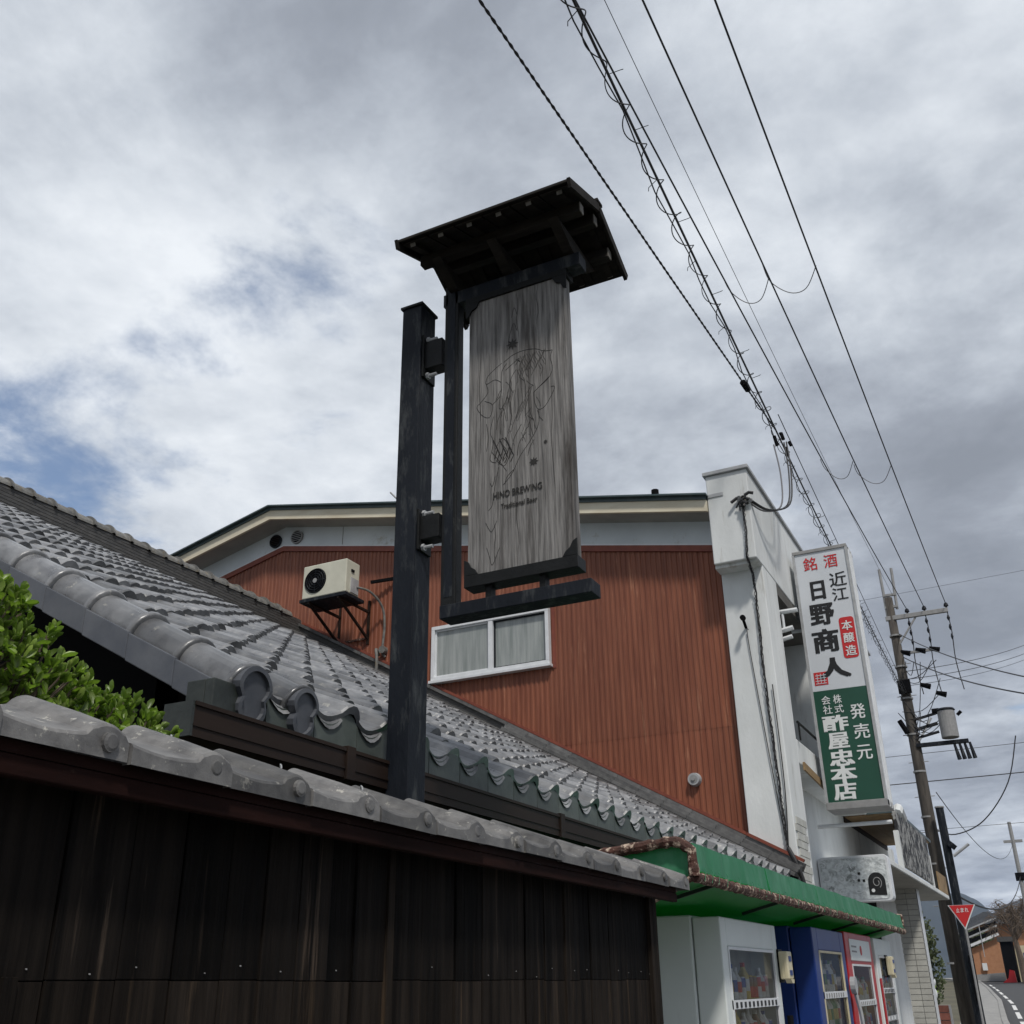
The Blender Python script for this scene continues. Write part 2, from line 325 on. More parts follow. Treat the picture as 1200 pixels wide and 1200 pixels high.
# road edge: runs by the camera and bends left far away
edge = [(.35, -40), (.35, 0), (.3, 12), (-.6, 22), (-1.7, 31), (-2.35, 39.6), (-3.54, 58), (-5.6, 82), (-8.4, 112), (-12, 128)]
far = [(7.2, -40), (7.2, 0), (7.2, 12), (6.6, 22), (5.9, 31), (5.2, 39.6), (4.2, 58), (2.2, 82), (-.5, 112), (-4, 128)]
struct(strip('road', edge, far, 'asphalt', 0.0))
kin = [(x-.18, y) for x, y in edge]
struct(strip('kerb', kin, edge, 'pave', .13, .15))
pin_ = [(x-(2.6 if y < 25 else 1.4), y) for x, y in edge]
struct(strip('pavement', pin_, kin, 'pave', .10, .12))
for i in range(9):
    y0 = 36+i*7
    def ex(y):
        for (a, b), (c, d) in zip(edge, edge[1:]):
            if b <= y <= d: return a+(c-a)*(y-b)/(d-b)
        return edge[-1][0]
    o = strip('road_marking', [(ex(y0)+.35, y0), (ex(y0+5)+.35, y0+5)], [(ex(y0)+.5, y0), (ex(y0+5)+.5, y0+5)], 'paint', .004)
    struct(o)
# hills
def hills(name, pts, depth, m='hill'):
    mb = MB(); top = []
    for i in range(len(pts)-1):
        (a, b, c), (d, e_, f_) = pts[i], pts[i+1]
        for k in range(8):
            t = k/8; top.append((a+(d-a)*t, b+(e_-b)*t, (c+(f_-c)*t)+14*noise.fractal(Vector(((a+(d-a)*t)*.008, b*.01, 3)), 1, 2, 5)))
    n = len(top)
    rows = []
    for r in range(7):
        q = r/6; rows += [(x+(depth*.25)*0, y-depth*(1-q), 1+(z-1)*math.sin(q*math.pi/2)**1.3+(8*noise.noise(Vector((x*.01, y*.01, r*1.7))) if 0 < r < 6 else 0)) for x, y, z in top]
    rows += [(x, y+depth, 0) for x, y, z in top]
    mb.add(rows, [[r*n+i, r*n+i+1, (r+1)*n+i+1, (r+1)*n+i] for r in range(7) for i in range(n-1)])
    o = mb.build(name, m, smooth=True); return struct(o)
hills('hills', [(-1500, 2700, 70), (-900, 2850, 150), (-520, 2900, 235), (-320, 2950, 225), (-240, 3000, 205), (-212, 3000, 188), (-190, 3000, 172), (-165, 3000, 150), (-120, 3000, 158)], 500)
hills('hills', [(-260, 3400, 120), (-210, 3400, 160), (-160, 3400, 196), (-100, 3400, 205), (0, 3400, 215), (200, 3400, 150), (700, 3300, 110), (1500, 3200, 60)], 500)

# ================================================================ HANGING WOODEN SIGN
px0, px1, py0, py1 = -2.145, -2.045, 3.22, 3.342
sp = thing('sign_post', 'thick black square steel post with scuffed paint rising behind the tiled fence', 'post', (-2.09, 3.28, 0))
MB().box(px0, px1, py0, py1, 0, 4.395).build('post_shaft', 'steel', sp, bevel=.004)
MB().box(px0-.008, px1+.008, py0-.008, py1+.008, 4.395, 4.408).build('post_cap', 'frame', sp, bevel=.002)
for z, h in ((4.135, .14), (3.30, .105)):
    br = MB().box(-2.045, -1.95, 3.245, 3.315, z-h/2, z+h/2).build('mounting_bracket', 'frame', sp, bevel=.003)
    MB().box(-2.045, -2.035, 3.23, 3.332, z-h/2-.045, z+h/2+.03).build('bracket_plate', 'frame', br, bevel=.002)
    for zz_ in (z-h/2-.03, z+h/2+.015):
        MB().tube([(-2.05, 3.262, zz_), (-1.985, 3.262, zz_-.0)], .008, 8).tube([(-2.034, 3.262, zz_), (-2.022, 3.262, zz_)], .016, 6).build('bolt', 'lightgrey', br)
hs_ = thing('hanging_sign', 'tall weathered grey wooden signboard in a black steel frame under a small dark roof', 'sign', (-1.6, 3.28, 2.9))
fr_ = MB().box(-1.94, -1.872, 3.25, 3.300, 2.905, 4.47).build('upright_channel', 'frame', hs_, bevel=.004)
MB().box(-1.925, -1.887, 3.2485, 3.252, 2.98, 4.45).build('channel_web', 'steel', fr_)
MB().box(-1.94, -1.30, 3.245, 3.335, 2.893, 2.948).build('bottom_beam', 'steel', hs_, bevel=.003)
MB().box(-1.95, -1.285, 3.25, 3.322, 4.365, 4.43).build('top_beam', 'steel', hs_, bevel=.003)
# board, with slightly uneven outline
ol = [(-1.822, 3.045), (-1.820, 4.345), (-1.815, 4.352), (-1.372, 4.352), (-1.362, 4.343), (-1.361, 3.045), (-1.372, 3.035), (-1.812, 3.035)]
bd = fixnormals(MB().prism(ol, 'y', 3.256, 3.315).build('board', 'board', hs_, bevel=.006))
def shoe(xa, xb, za, zb, flip=False):
    mb = MB(); mb.box(xa, xb, 3.246, 3.325, za, zb); return mb
mb = MB(); mb.box(-1.832, -1.350, 3.246, 3.325, 3.002, 3.050)
for sx, x_ in ((1, -1.832), (-1, -1.350)):
    mb.prism([(x_, 3.050), (x_, 3.118), (x_+sx*.018, 3.108), (x_+sx*.030, 3.085), (x_+sx*.048, 3.072), (x_+sx*.062, 3.050)][::sx], 'y', 3.246, 3.254)
fixnormals(mb.build('bottom_shoe', 'frame', hs_, bevel=.0015))
mb = MB(); mb.box(-1.832, -1.350, 3.246, 3.325, 4.335, 4.365)
for sx, x_ in ((1, -1.832), (-1, -1.350)):
    mb.prism([(x_, 4.335), (x_, 4.262), (x_+sx*.016, 4.270), (x_+sx*.028, 4.296), (x_+sx*.05, 4.305), (x_+sx*.066, 4.335)][::-sx], 'y', 3.246, 3.254)
fixnormals(mb.build('top_shoe', 'frame', hs_, bevel=.0015))
for x_ in (-1.735, -1.505):
    MB().box(x_-.012, x_+.012, 3.265, 3.305, 2.948, 3.002).build('hanger', 'frame', hs_)
# roof: ridge along X
RX0, RX1 = -2.02, -1.20
ya, yr_, yb, zi, zr, zb = 2.965, 3.285, 3.59, 4.548, 4.668, 4.505
rf = MB()
t_ = .014
rf.prism([(ya, zi), (yr_, zr), (yb, zb), (yb, zb+t_), (yr_, zr+t_), (ya, zi+t_)], 'x', RX0, RX1)
rfo = fixnormals(rf.build('sign_roof', 'roofwood', hs_, bevel=.002))
for s_, (y1_, z1_), (y2_, z2_) in ((1, (ya, zi), (yr_, zr)), (-1, (yb, zb), (yr_, zr))):
    for i in range(6):
        x_ = RX0+.06+i*(RX1-RX0-.12)/5
        a = Vector((x_, y1_+s_*.035, z1_-.004)); b = Vector((x_, y2_, z2_-.022))
        MB().bar(a, b, .026, .026).build('rafter', 'roofwood', rfo)
        d = (b-a).normalized(); MB().bar(a-d*.003, a, .024, .024).build('rafter_end', 'rafter_end', rfo)
    # under-boards with joints
    for i in range(6):
        x0_ = RX0+.012+i*(RX1-RX0-.024)/6
        MB().bar(Vector((x0_+.066, y1_+s_*.02, z1_-.002)), Vector((x0_+.066, y2_, z2_-.006)), .124, .006).build('roof_board', 'roofwood', rfo)
for y_, z_ in ((3.13, 4.545), (3.285, 4.60), (3.44, 4.53)):
    MB().box(RX0+.03, RX1-.02, y_-.02, y_+.02, z_-.03, z_+.02).build('purlin', 'roofwood', hs_, bevel=.002)
    MB().box(RX1-.02, RX1-.016, y_-.018, y_+.018, z_-.028, z_+.018).build('purlin_end', 'rafter_end', hs_)
for x_ in (-1.89, -1.62, -1.33):
    MB().prism([(3.08, 4.50), (3.49, 4.50), (3.34, 4.43), (3.23, 4.43)], 'x', x_-.022, x_+.022).build('cross_bearer', 'roofwood', hs_)
for y_, z_ , y2_, z2_ in ((ya-.004, zi, yr_, zr), (yb+.004, zb, yr_, zr)):
    for x_ in (RX0, RX1):
        MB().bar((x_, y_, z_-.012), (x_, y2_, z2_-.012), .014, .042).build('barge_board', 'roofwood', hs_)
MB().box(RX0-.01, RX1+.01, yr_-.028, yr_+.028, zr+.006, zr+.022).build('ridge_board', 'roofwood', hs_, bevel=.002)
# engraved drawing: flowing line figure between stars (board coordinates taken from real positions on the board)
BX = lambda u: -1.822+.461*u
BZ = lambda v: 4.352-1.317*v
def poly(uv, r=.0016): 
    return [(BX(a), 3.2555, BZ(b)) for a, b in uv]
art = MB()
def smoothc(p, n=4):
    o_ = []
    for i in range(len(p)-1):
        p0, p1, p2, p3 = [Vector(p[max(0, min(len(p)-1, j))]) for j in (i-1, i, i+1, i+2)]
        for k in range(n):
            t = k/n; o_.append(tuple(.5*((2*p1)+(-p0+p2)*t+(2*p0-5*p1+4*p2-p3)*t*t+(-p0+3*p1-3*p2+p3)*t**3)))
    o_.append(tuple(p[-1])); return o_
def uvz(p):  # from enlarged-sketch units to board fractions
    x, y = p; return ((x-45)/560., .066+(y)/1235.)
lines = [
 [(270, 220), (285, 150), (310, 90), (330, 130)], [(300, 60), (315, 15), (332, 55)],
 [(250, 262), (300, 240), (360, 232), (430, 240), (480, 262), (525, 268)], [(525, 268), (512, 300), (522, 350), (498, 390), (440, 420)],
 [(240, 262), (190, 285), (155, 310), (150, 340), (200, 330), (235, 350)], [(150, 340), (158, 380), (120, 415), (95, 435), (130, 480), (170, 492), (185, 442), (140, 415)],
 [(185, 440), (230, 408), (235, 350), (240, 300), (268, 270)], [(230, 410), (222, 462), (242, 465), (268, 420), (292, 345), (322, 310)],
 [(415, 435), (420, 480), (440, 515), (480, 505), (530, 440), (510, 430)], [(415, 435), (450, 415), (500, 385)],
 [(440, 515), (437, 580), (392, 640), (335, 695), (290, 760), (240, 800)], [(190, 495), (172, 560), (188, 610), (170, 680), (205, 700)],
 [(170, 780), (182, 795), (197, 755)], [(217, 720), (192, 810), (182, 870), (160, 892)], [(145, 940), (160, 965), (178, 980), (205, 940)], [(150, 1040), (165, 1080), (180, 1112), (218, 1050)],
 [(250, 800), (262, 770), (300, 745)], [(200, 640), (240, 600), (280, 660), (250, 720), (205, 690)], [(225, 610), (265, 665), (240, 700)], [(180, 650), (225, 700), (260, 745)],
 [(260, 300), (300, 280), (340, 262), (318, 290)], [(320, 262), (345, 280), (335, 268)],
 [(345, 560), (300, 620), (290, 680)], [(370, 600), (330, 640), (320, 690)], [(150, 520), (160, 580), (150, 640)],
]
for l in lines: art.tube([(BX(a), 3.2558, BZ(b)) for a, b in smoothc([uvz(p) for p in l])], .0013, 4)
for k in range(16):
    x0_ = 345+k*9; pl = [(x0_+8*math.sin(j*1.3+k), 255+j*14+4*math.sin(k*2.1)) for j in range(int(6+4*random.random()))]
    art.tube([(BX(a), 3.2555, BZ(b)) for a, b in smoothc([uvz(p) for p in pl], 2)], .0009, 4)
for k in range(11):
    x0_ = 250+k*15; pl = [(x0_+10*math.sin(j*.9+k*.8)-j*6, 400+j*26) for j in range(int(5+4*random.random()))]
    art.tube([(BX(a), 3.2555, BZ(b)) for a, b in smoothc([uvz(p) for p in pl], 3)], .0009, 4)
for k in range(9):
    x0_ = 190+k*11; art.tube([(BX(a), 3.2555, BZ(b)) for a, b in [uvz((x0_, 600+(k % 3)*22)), uvz((x0_+22, 640+(k % 3)*22)), uvz((x0_+6, 680+(k % 3)*14))]], .0022, 4)
rg_ = random.Random(77)
for k in range(46):
    cx3, cy3 = rg_.uniform(235, 470), rg_.uniform(280, 640)
    if abs(cx3-345) > 130-.16*(cy3-280): continue
    a_ = rg_.uniform(0, 6.28); ln = rg_.uniform(5, 9); pl_ = []; x3, y3 = cx3, cy3
    for q in range(int(ln)):
        pl_.append((x3, y3)); a_ += rg_.uniform(-.5, .7); x3 += 11*math.cos(a_)*.7; y3 += 11*abs(math.sin(a_))+4
    art.tube([(BX(a), 3.2556, BZ(b)) for a, b in smoothc([uvz(p) for p in pl_], 2)], rg_.choice((.0007, .0009, .0012)), 4)
stuff(art.build('engraved_figure', 'ink', hs_))
rg_ = random.Random(41)
for x_, za, zb in ((-1.60, 3.06, 3.47), (-1.585, 4.05, 4.33), (-1.44, 3.2, 3.9), (-1.765, 3.5, 4.2), (-1.49, 4.1, 4.34), (-1.70, 3.06, 3.3)):
    nq = 14; MB().tube([(x_+.004*math.sin(q*.8+x_*40)+rg_.uniform(-.001, .001), 3.2557, za+(zb-za)*q/nq) for q in range(nq+1)], [.0002+.0011*math.sin(math.pi*q/nq) for q in range(nq+1)], 4).build('drying_crack', 'ink', hs_)
def star(c, r, n=8):
    u, v = uvz(c); x, z = BX(u), BZ(v); p = [(x, 3.2540, z)]
    for i in range(2*n):
        a = math.pi*i/n; rr = r if i % 2 == 0 else r*.45; p.append((x+rr*math.sin(a), 3.2540, z+rr*math.cos(a)))
    MB().add(p, [[0, 1+i, 1+(i+1) % (2*n)] for i in range(2*n)]).build('engraved_star', 'ink', hs_)
star((303, 188), .030); star((408, 733), .022); star((473, 662), .011)
u, v = uvz((318, 838)); lettering('HINO BREWING', BX(u), 3.2542, BZ(v), .215, .030, 'ink', hs_, .012)
u, v = uvz((325, 888)); lettering('Traditional Beer', BX(u), 3.2542, BZ(v), .160, .022, 'ink', hs_, .010)

# ================================================================ FENCE
fe = thing('plank_fence', 'blackened plank fence with a tiled coping along the pavement, nearest the viewer', 'fence', (-1.32, 1.5, 0))
y_ = -1.2
widths = []
while y_ < 3.64:
    w = random.choice((.085, .10, .115, .13, .15)); w = min(w, 3.66-y_); widths.append((y_, w)); y_ += w
for i, (y_, w) in enumerate(widths):
    dx = random.uniform(-.004, .004); zs = 1.615+random.uniform(-.002, .002)
    MB().box(-1.325, -1.30+dx+.004, y_+.002, y_+w-.0015, zs, 1.90).build('plank', 'charred', fe, bevel=.0015)
    MB().box(-1.325, -1.300+dx+.003, y_+.002, y_+w-.0015, 0, zs-.0008).build('plank', 'charred_low', fe, bevel=.0015)
    nl = MB()
    if random.random() < .8:
        q = random.uniform(.2, .8); zn = 1.632+random.uniform(-.010, .012); nl.tube([(-1.30+dx, y_+w*q, zn), (-1.2940+dx, y_+w*q, zn)], random.uniform(.0009, .0014), 6); nl.build('nail', 'grey', fe)
for y_ in (.15, 1.05, 1.98, 2.9):
    MB().box(-1.305, -1.288, y_-.012, y_+.012, 0, 1.62 if y_ < 1.9 else 1.88).build('batten', 'charred_low', fe, bevel=.001)
MB().box(-1.40, -1.325, -1.2, 3.66, 0, 1.9).build('fence_core', 'black', fe)
MB().box(-1.41, -1.285, 3.60, 3.672, 0, 1.90).build('corner_post', 'charred_low', fe, bevel=.003)
MB().box(-1.235, -1.215, -1.2, 3.70, 1.862, 1.8915).build('fascia_board', 'maroon', fe, bevel=.003)
MB().box(-1.42, -1.2145, -1.2, 3.69, 1.892, 1.9095).build('coping_board', 'maroon', fe)
# coping tiles: pan with a roll at its far (+Y) end, flat front face
def coping_tile():
    n = 28; W = .2237; D = .19; prof = []
    for i in range(n+1):
        u = i/n; y = .0015+u*(W-.003)
        if u < .64: h = .016-.006*math.sin(math.pi*u/.64)
        else: h = .016+.023*max(0.0, math.sin(math.pi*(u-.64)/.36))**.7
        prof.append((y, h))
    rows = [(0.0, 0, 0), (.004, .0, .004), (.07, 0, .002), (D, 0, 0)]
    vs_ = []; fs_ = []
    # front bottom row
    for y, h in prof: vs_.append((.0, y, 0-.0))
    for d, _, extra in rows:
        for y, h in prof:
            hh = h if d > .01 or h < .03 else h-.003
            vs_.append((-d, y, .010+hh+d*.36+extra))
    m_ = n+1
    for r in range(4):
        for i in range(n): fs_.append([r*m_+i, r*m_+i+1, (r+1)*m_+i+1, (r+1)*m_+i])
    # far end and near end caps
    b = len(vs_)
    vs_ += [(-D, 0, .0), (-D, W, .0)]
    fs_.append([0, m_, 2*m_, 3*m_, 4*m_, b]); fs_.append([n, b+1, 4*m_+n, 3*m_+n, 2*m_+n, m_+n])
    return rawmesh('coping_tile', vs_, fs_, 'coping')
ct = coping_tile()
k = 0; y_ = -1.12+.0
while y_ < 3.62:
    mw = Matrix.Translation((-1.200+random.uniform(-.004, .004), y_, 1.906+random.uniform(-.002, .004))) @ Matrix.Rotation(random.uniform(-.012, .012), 4, 'Z') @ Matrix.Rotation(random.uniform(-.01, .01), 4, 'X')
    o = link_mesh('coping_tile', ct, fe, mw)
    # round stopper on the roll's face
    cy = y_+.82*.2237
    d = MB()
    pts = []
    n = 12
    cz = 1.906+.030
    d.tube([(-1.205, cy, cz-.004), (-1.196, cy, cz-.004)], .015, 14); d.tube([(-1.196, cy, cz-.004), (-1.194, cy, cz-.004)], [.014, .010], 14)
    d.build('round_end', 'coping', fe)
    y_ += .2237; k += 1
mb = MB().tube([(-1.40, -1.2, 1.958), (-1.40, 3.58, 1.958)], .022, 10); mb.build('coping_ridge', 'coping', fe)
for y_ in (1.32, 1.62, 1.9):   # wire ties
    MB().tube(smoothc([(-1.33, y_, 1.965), (-1.32, y_-.004, 1.995), (-1.335, y_+.01, 2.005), (-1.345, y_+.03, 1.985)], 4), .0016, 5).build('tie_wire', 'lightgrey', fe)

# ================================================================ TILED HOUSE
EX, EZ = -2.24, 2.475           # eave line
SL = 0.5470; ANG = math.atan(SL); CA, SA = math.cos(ANG), math.sin(ANG)
Y0, Y1 = 2.42, 10.57
RIDX = -8.60
ho = thing('tiled_house', 'low old house with a grey pantile roof sloping to the street', 'house', (-5.5, 6, 0))
MB().box(-2.90, -2.75, 2.75, 10.5, 0, 2.32).build('street_wall', 'darkgreen', ho)
gw = MB(); gw.prism([(-2.9, 0), (-2.9, 2.70), (-8.6, 5.85), (-14, 2.9), (-14, 0)], 'y', 2.78, 2.9); fixnormals(gw.build('gable_wall', 'black', ho))
def slopept(d, y, n=0.0):   # d metres up the slope from the eave
    return Vector((EX-d*CA+n*SA, y, EZ+d*SA+n*CA))
LEN = (EX-RIDX)/CA
ro = MB(); ro.add([slopept(.02, Y0+.04, -.02), slopept(.02, Y1, -.02), slopept(LEN, Y1, -.02), slopept(LEN, Y0+.04, -.02), slopept(.02, Y0+.04, -.09), slopept(.02, Y1, -.09), slopept(LEN, Y1, -.09), slopept(LEN, Y0+.04, -.09)],
   [(0, 1, 2, 3), (4, 7, 6, 5), (0, 4, 5, 1), (1, 5, 6, 2), (2, 6, 7, 3), (3, 7, 4, 0)])
roof = fixnormals(ro.build('roof', 'black', ho))
bk = MB(); rz = EZ+LEN*SA
bk.add([(RIDX, Y0, rz), (RIDX, Y1, rz), (-14.6, Y1, rz-3.3), (-14.6, Y0, rz-3.3)], [(0, 1, 2, 3)]); bk.build('rear_slope', 'tile_dark', ho)
# pantile: x = along Y, y = upslope, z = normal; origin at lower left
TW, TE, TLEN = .257, .235, .285
def pan_profile(n=12):
    pr_ = []
    for i in range(n+1):
        u = i/n
        if u < .58: h = .004-.024*math.sin(math.pi*u/.58)
        else: h = .004+.040*max(0.0, math.sin(math.pi*(u-.58)/.42))**.85
        pr_.append((u*(TW+.006), h))
    return pr_
def pantile_geo(n=12):
    p = pan_profile(n); vs_ = []; fs_ = []; m_ = n+1
    for y, h in p: vs_.append((y, 0, .030+h-.028))
    for y, h in p: vs_.append((y, 0.0, .033+h))
    for y, h in p: vs_.append((y, .012, .0365+h))
    for y, h in p: vs_.append((y, TLEN, .002+h))
    for r in range(3):
        for i in range(n): fs_.append([r*m_+i, r*m_+i+1, (r+1)*m_+i+1, (r+1)*m_+i])
    fs_.append([n, 3*m_+n, 2*m_+n, m_+n]); 
    return vs_, fs_
BAS = Matrix(((0, -CA, SA, 0), (1, 0, 0, 0), (0, SA, CA, 0), (0, 0, 0, 1)))
tv, tf = pantile_geo(); tme = rawmesh('tile', tv, tf, 'tile', smooth=False)
NR = int(LEN/TE)-1; YS = 2.60; NC = int((10.30-YS)/TW)
cells = [(r, c) for r in range(NR) for c in range(NC)]
camp = Vector((0, 0, 1.6))
cells.sort(key=lambda rc: (slopept(rc[0]*TE, YS+rc[1]*TW)-camp).length)
rest = MB(); rnds = []
for k, (r, c) in enumerate(cells):
    y_ = YS+c*TW+random.uniform(-.003, .003); d_ = r*TE-.02+random.uniform(-.004, .004)
    mw = Matrix.Translation(slopept(d_, y_, random.uniform(-.002, .006))) @ BAS @ Matrix.Rotation(random.uniform(-.02, .02), 4, 'Z') @ Matrix.Rotation(random.uniform(-.025, .025), 4, 'Y') @ Matrix.Rotation(random.uniform(-.012, .012), 4, 'X')
    if k < 285: link_mesh('tile', tme, roof, mw)
    else:
        rest.add([mw @ Vector(v) for v in tv], tf); rnds += [random.random()]*len(tv)
o = stuff(rest.build('tile_field', 'tile', roof)); at = o.data.attributes.new('rnd', 'FLOAT', 'POINT'); at.data.foreach_set('value', rnds)
# eave course: hanging front plates with pale rims above
for c in range(NC):
    y_ = YS+c*TW
    if c > 28: break
    n = 10; pl = MB(); top = []
    for i in range(n+1):
        u = i/n; h = (.004-.024*math.sin(math.pi*u/.58)) if u < .58 else (.004+.040*max(0.0, math.sin(math.pi*(u-.58)/.42))**.85)
        top.append((y_+.002+u*(TW-.004), 2.462+h+.012))
    xs0, xs1 = -2.232, -2.205
    zb_ = 2.366+random.uniform(-.002, .002)
    vsf = [(xs1, a, zb_) for a, b in top]+[(xs1, a, b) for a, b in top]+[(xs0, a, b) for a, b in top]+[(xs0, a, zb_) for a, b in top]
    m_ = n+1; fs_ = [[r*m_+i, r*m_+i+1, (r+1)*m_+i+1, (r+1)*m_+i] for r in range(3) for i in range(n)]
    fs_ += [[0, m_, 2*m_, 3*m_], [n, 3*m_+n, 2*m_+n, m_+n]]
    pl.add(vsf, fs_); pl.build('eave_tile_plate', 'plate', roof)
    cr_ = MB(); k_ = [q for q in range(n+1) if q/n <= .62]
    lowp = [(-2.197, top[q][0], top[q][1]-.004-.016*math.sin(math.pi*(q/n)/.62)) for q in k_]; upp = [(-2.214, top[q][0], top[q][1]+.010) for q in k_]
    m2 = len(k_); cr_.add(lowp+upp, [[q, q+1, m2+q+1, m2+q] for q in range(m2-1)]); cr_.build('eave_tile_lip', 'tile', roof)
# verge rolls up the near gable edge
def halfroll(r0=.078, ln=.255):
    vs_ = []; fs_ = []; n = 12
    secs = [(0, r0+.014, 0), (0, r0+.016, 1), (.026, r0+.016, 1), (.030, r0, 1), (ln, r0-.004, 1)]
    secs = [(0, r0-.012), (0, r0+.008), (.004, r0+.013), (.026, r0+.013), (.032, r0+.001), (ln+.02, r0-.004)]
    for (yy, rr) in secs:
        for i in range(n+1):
            a = math.pi*(-.08+1.16*i/n); vs_.append((rr*math.cos(a), yy, rr*math.sin(a)))
    m_ = n+1
    for r in range(len(secs)-1):
        for i in range(n): fs_.append([r*m_+i+1, r*m_+i, (r+1)*m_+i, (r+1)*m_+i+1])
    return vs_, fs_
hv_, hf_ = halfroll(); hme = rawmesh('verge_tile', hv_, hf_, 'tile', smooth=True)
YV = 2.50
k = 0
while k*.262 < LEN-.1:
    mw = Matrix.Translation(slopept(-.03+k*.262, YV, .010+random.uniform(-.003, .003))) @ BAS @ Matrix.Rotation(random.uniform(-.01, .01), 4, 'Z')
    if k < 26: link_mesh('verge_tile', hme, roof, mw)
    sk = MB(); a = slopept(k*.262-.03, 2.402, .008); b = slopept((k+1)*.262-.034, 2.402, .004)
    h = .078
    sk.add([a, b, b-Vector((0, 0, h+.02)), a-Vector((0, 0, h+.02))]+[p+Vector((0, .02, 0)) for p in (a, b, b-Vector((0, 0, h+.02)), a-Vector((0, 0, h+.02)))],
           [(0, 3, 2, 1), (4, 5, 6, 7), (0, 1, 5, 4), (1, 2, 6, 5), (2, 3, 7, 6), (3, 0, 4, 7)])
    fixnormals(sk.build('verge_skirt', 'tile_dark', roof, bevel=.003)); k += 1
mw = Matrix.Translation(slopept(-.035, YV+.262, .018)) @ BAS @ Matrix.Diagonal((.86, .62, .86, 1)); link_mesh('verge_tile', hme, roof, mw)
# round eave ends with a double-lobed boss
def eave_disc(y, s=1.0):
    c = slopept(-.055, y, .020); t = MB()
    R0 = .082*s
    nrm = Vector((1, 0, -.12)).normalized(); upv = Vector((.12, 0, 1)).normalized(); sv = Vector((0, 1, 0))
    def ring(rx, rz1, rz2, off, dz=0):
        o_ = []
        for i in range(28):
            a = 2*math.pi*i/28; ww = 1-.30*math.exp(-((math.sin(a)+.22)/.20)**2)
            z_ = math.sin(a)*(rz1 if math.sin(a) > 0 else rz2); o_.append(c+sv*(math.cos(a)*rx*ww)+upv*(z_+dz)+nrm*off)
        return o_
    secs = [ring(R0, R0, R0*1.42, -.02), ring(R0, R0, R0*1.42, .012), ring(R0*.80, R0*.80, R0*1.20, .014), ring(R0*.78, R0*.78, R0*1.16, .002)]
    b = 0
    for s2 in secs: t.v += s2
    for r in range(3):
        for i in range(28): t.f.append([r*28+i, r*28+(i+1) % 28, (r+1)*28+(i+1) % 28, (r+1)*28+i])
    t.f.append([3*28+i for i in range(28)])
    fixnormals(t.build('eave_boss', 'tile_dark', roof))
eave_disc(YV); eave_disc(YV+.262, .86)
MB().add([slopept(-.03, 2.405, .03), slopept(-.03, 2.43, .03)], [])
cp = MB(); cp.box(-2.225, -2.19, 2.33, 2.47, 2.375, 2.475); fixnormals(cp.build('corner_tile', 'darkplate', roof, bevel=.004))
cp = MB(); cp.box(-2.30, -2.225, 2.33, 2.352, 2.380, 2.475); fixnormals(cp.build('corner_tile', 'darkplate', roof, bevel=.004))
# rafters/eave board
MB().box(-2.75, -2.24, 2.8, 10.5, 2.33, 2.36).build('eave_soffit', 'darkgreen', ho)
MB().box(-2.262, -2.24, 2.35, 10.5, 2.26, 2.372).build('eave_fascia', 'darkgreen', ho)
gu = MB()
for (x0_, x1_, z0_, z1_) in ((-2.24, -2.135, 2.262, 2.270), (-2.142, -2.132, 2.262, 2.362), (-2.24, -2.234, 2.262, 2.350)): gu.box(x0_, x1_, 2.20, 10.4, z0_, z1_)
gu.box(-2.135, -2.126, 2.20, 10.4, 2.352, 2.364); gu.box(-2.135, -2.128, 2.20, 10.4, 2.292, 2.298)
gut = gu.build('gutter', 'gutter', ho)
MB().box(-2.24, -2.13, 2.19, 2.20, 2.262, 2.364).build('gutter_end', 'darkplate', gut)
for y_ in (2.95, 4.75, 6.6, 8.4): MB().box(-2.24, -2.122, y_, y_+.05, 2.256, 2.372).build('gutter_joint', 'gutter', gut, bevel=.002)
# ridge
rg = MB().box(RIDX-.13, RIDX+.13, Y0+.05, 10.53, rz-.14, rz+.19)
ridge = rg.build('ridge', 'ridge', ho)
for i in range(7):
    for s_ in (1,):
        MB().box(RIDX-.16+.004*i, RIDX+.16-.004*i, Y0+.05, 10.53, rz-.075+i*.037, rz-.045+i*.037).build('ridge_course', 'ridge', ridge)
n_ = 0; y_ = Y0+.05
capv, capf = [], []
for (yy, rr) in [(0, .10), (0, .128), (.03, .128), (.035, .112), (.262, .106)]:
    for i in range(13):
        a = math.pi*i/12; capv.append((rr*1.35*math.cos(a), yy, rr*math.sin(a)-(.015*math.sin(math.pi*yy/.262))*abs(math.cos(a))*2))
for r in range(4):
    for i in range(12): capf.append([r*13+i+1, r*13+i, (r+1)*13+i, (r+1)*13+i+1])
cme = rawmesh('ridge_cap', capv, capf, 'ridge_cap', smooth=False)
while y_ < 10.3:
    link_mesh('ridge_cap', cme, ridge, Matrix.Translation((RIDX, y_, rz+.185+random.uniform(-.004, .004)))); y_ += .262
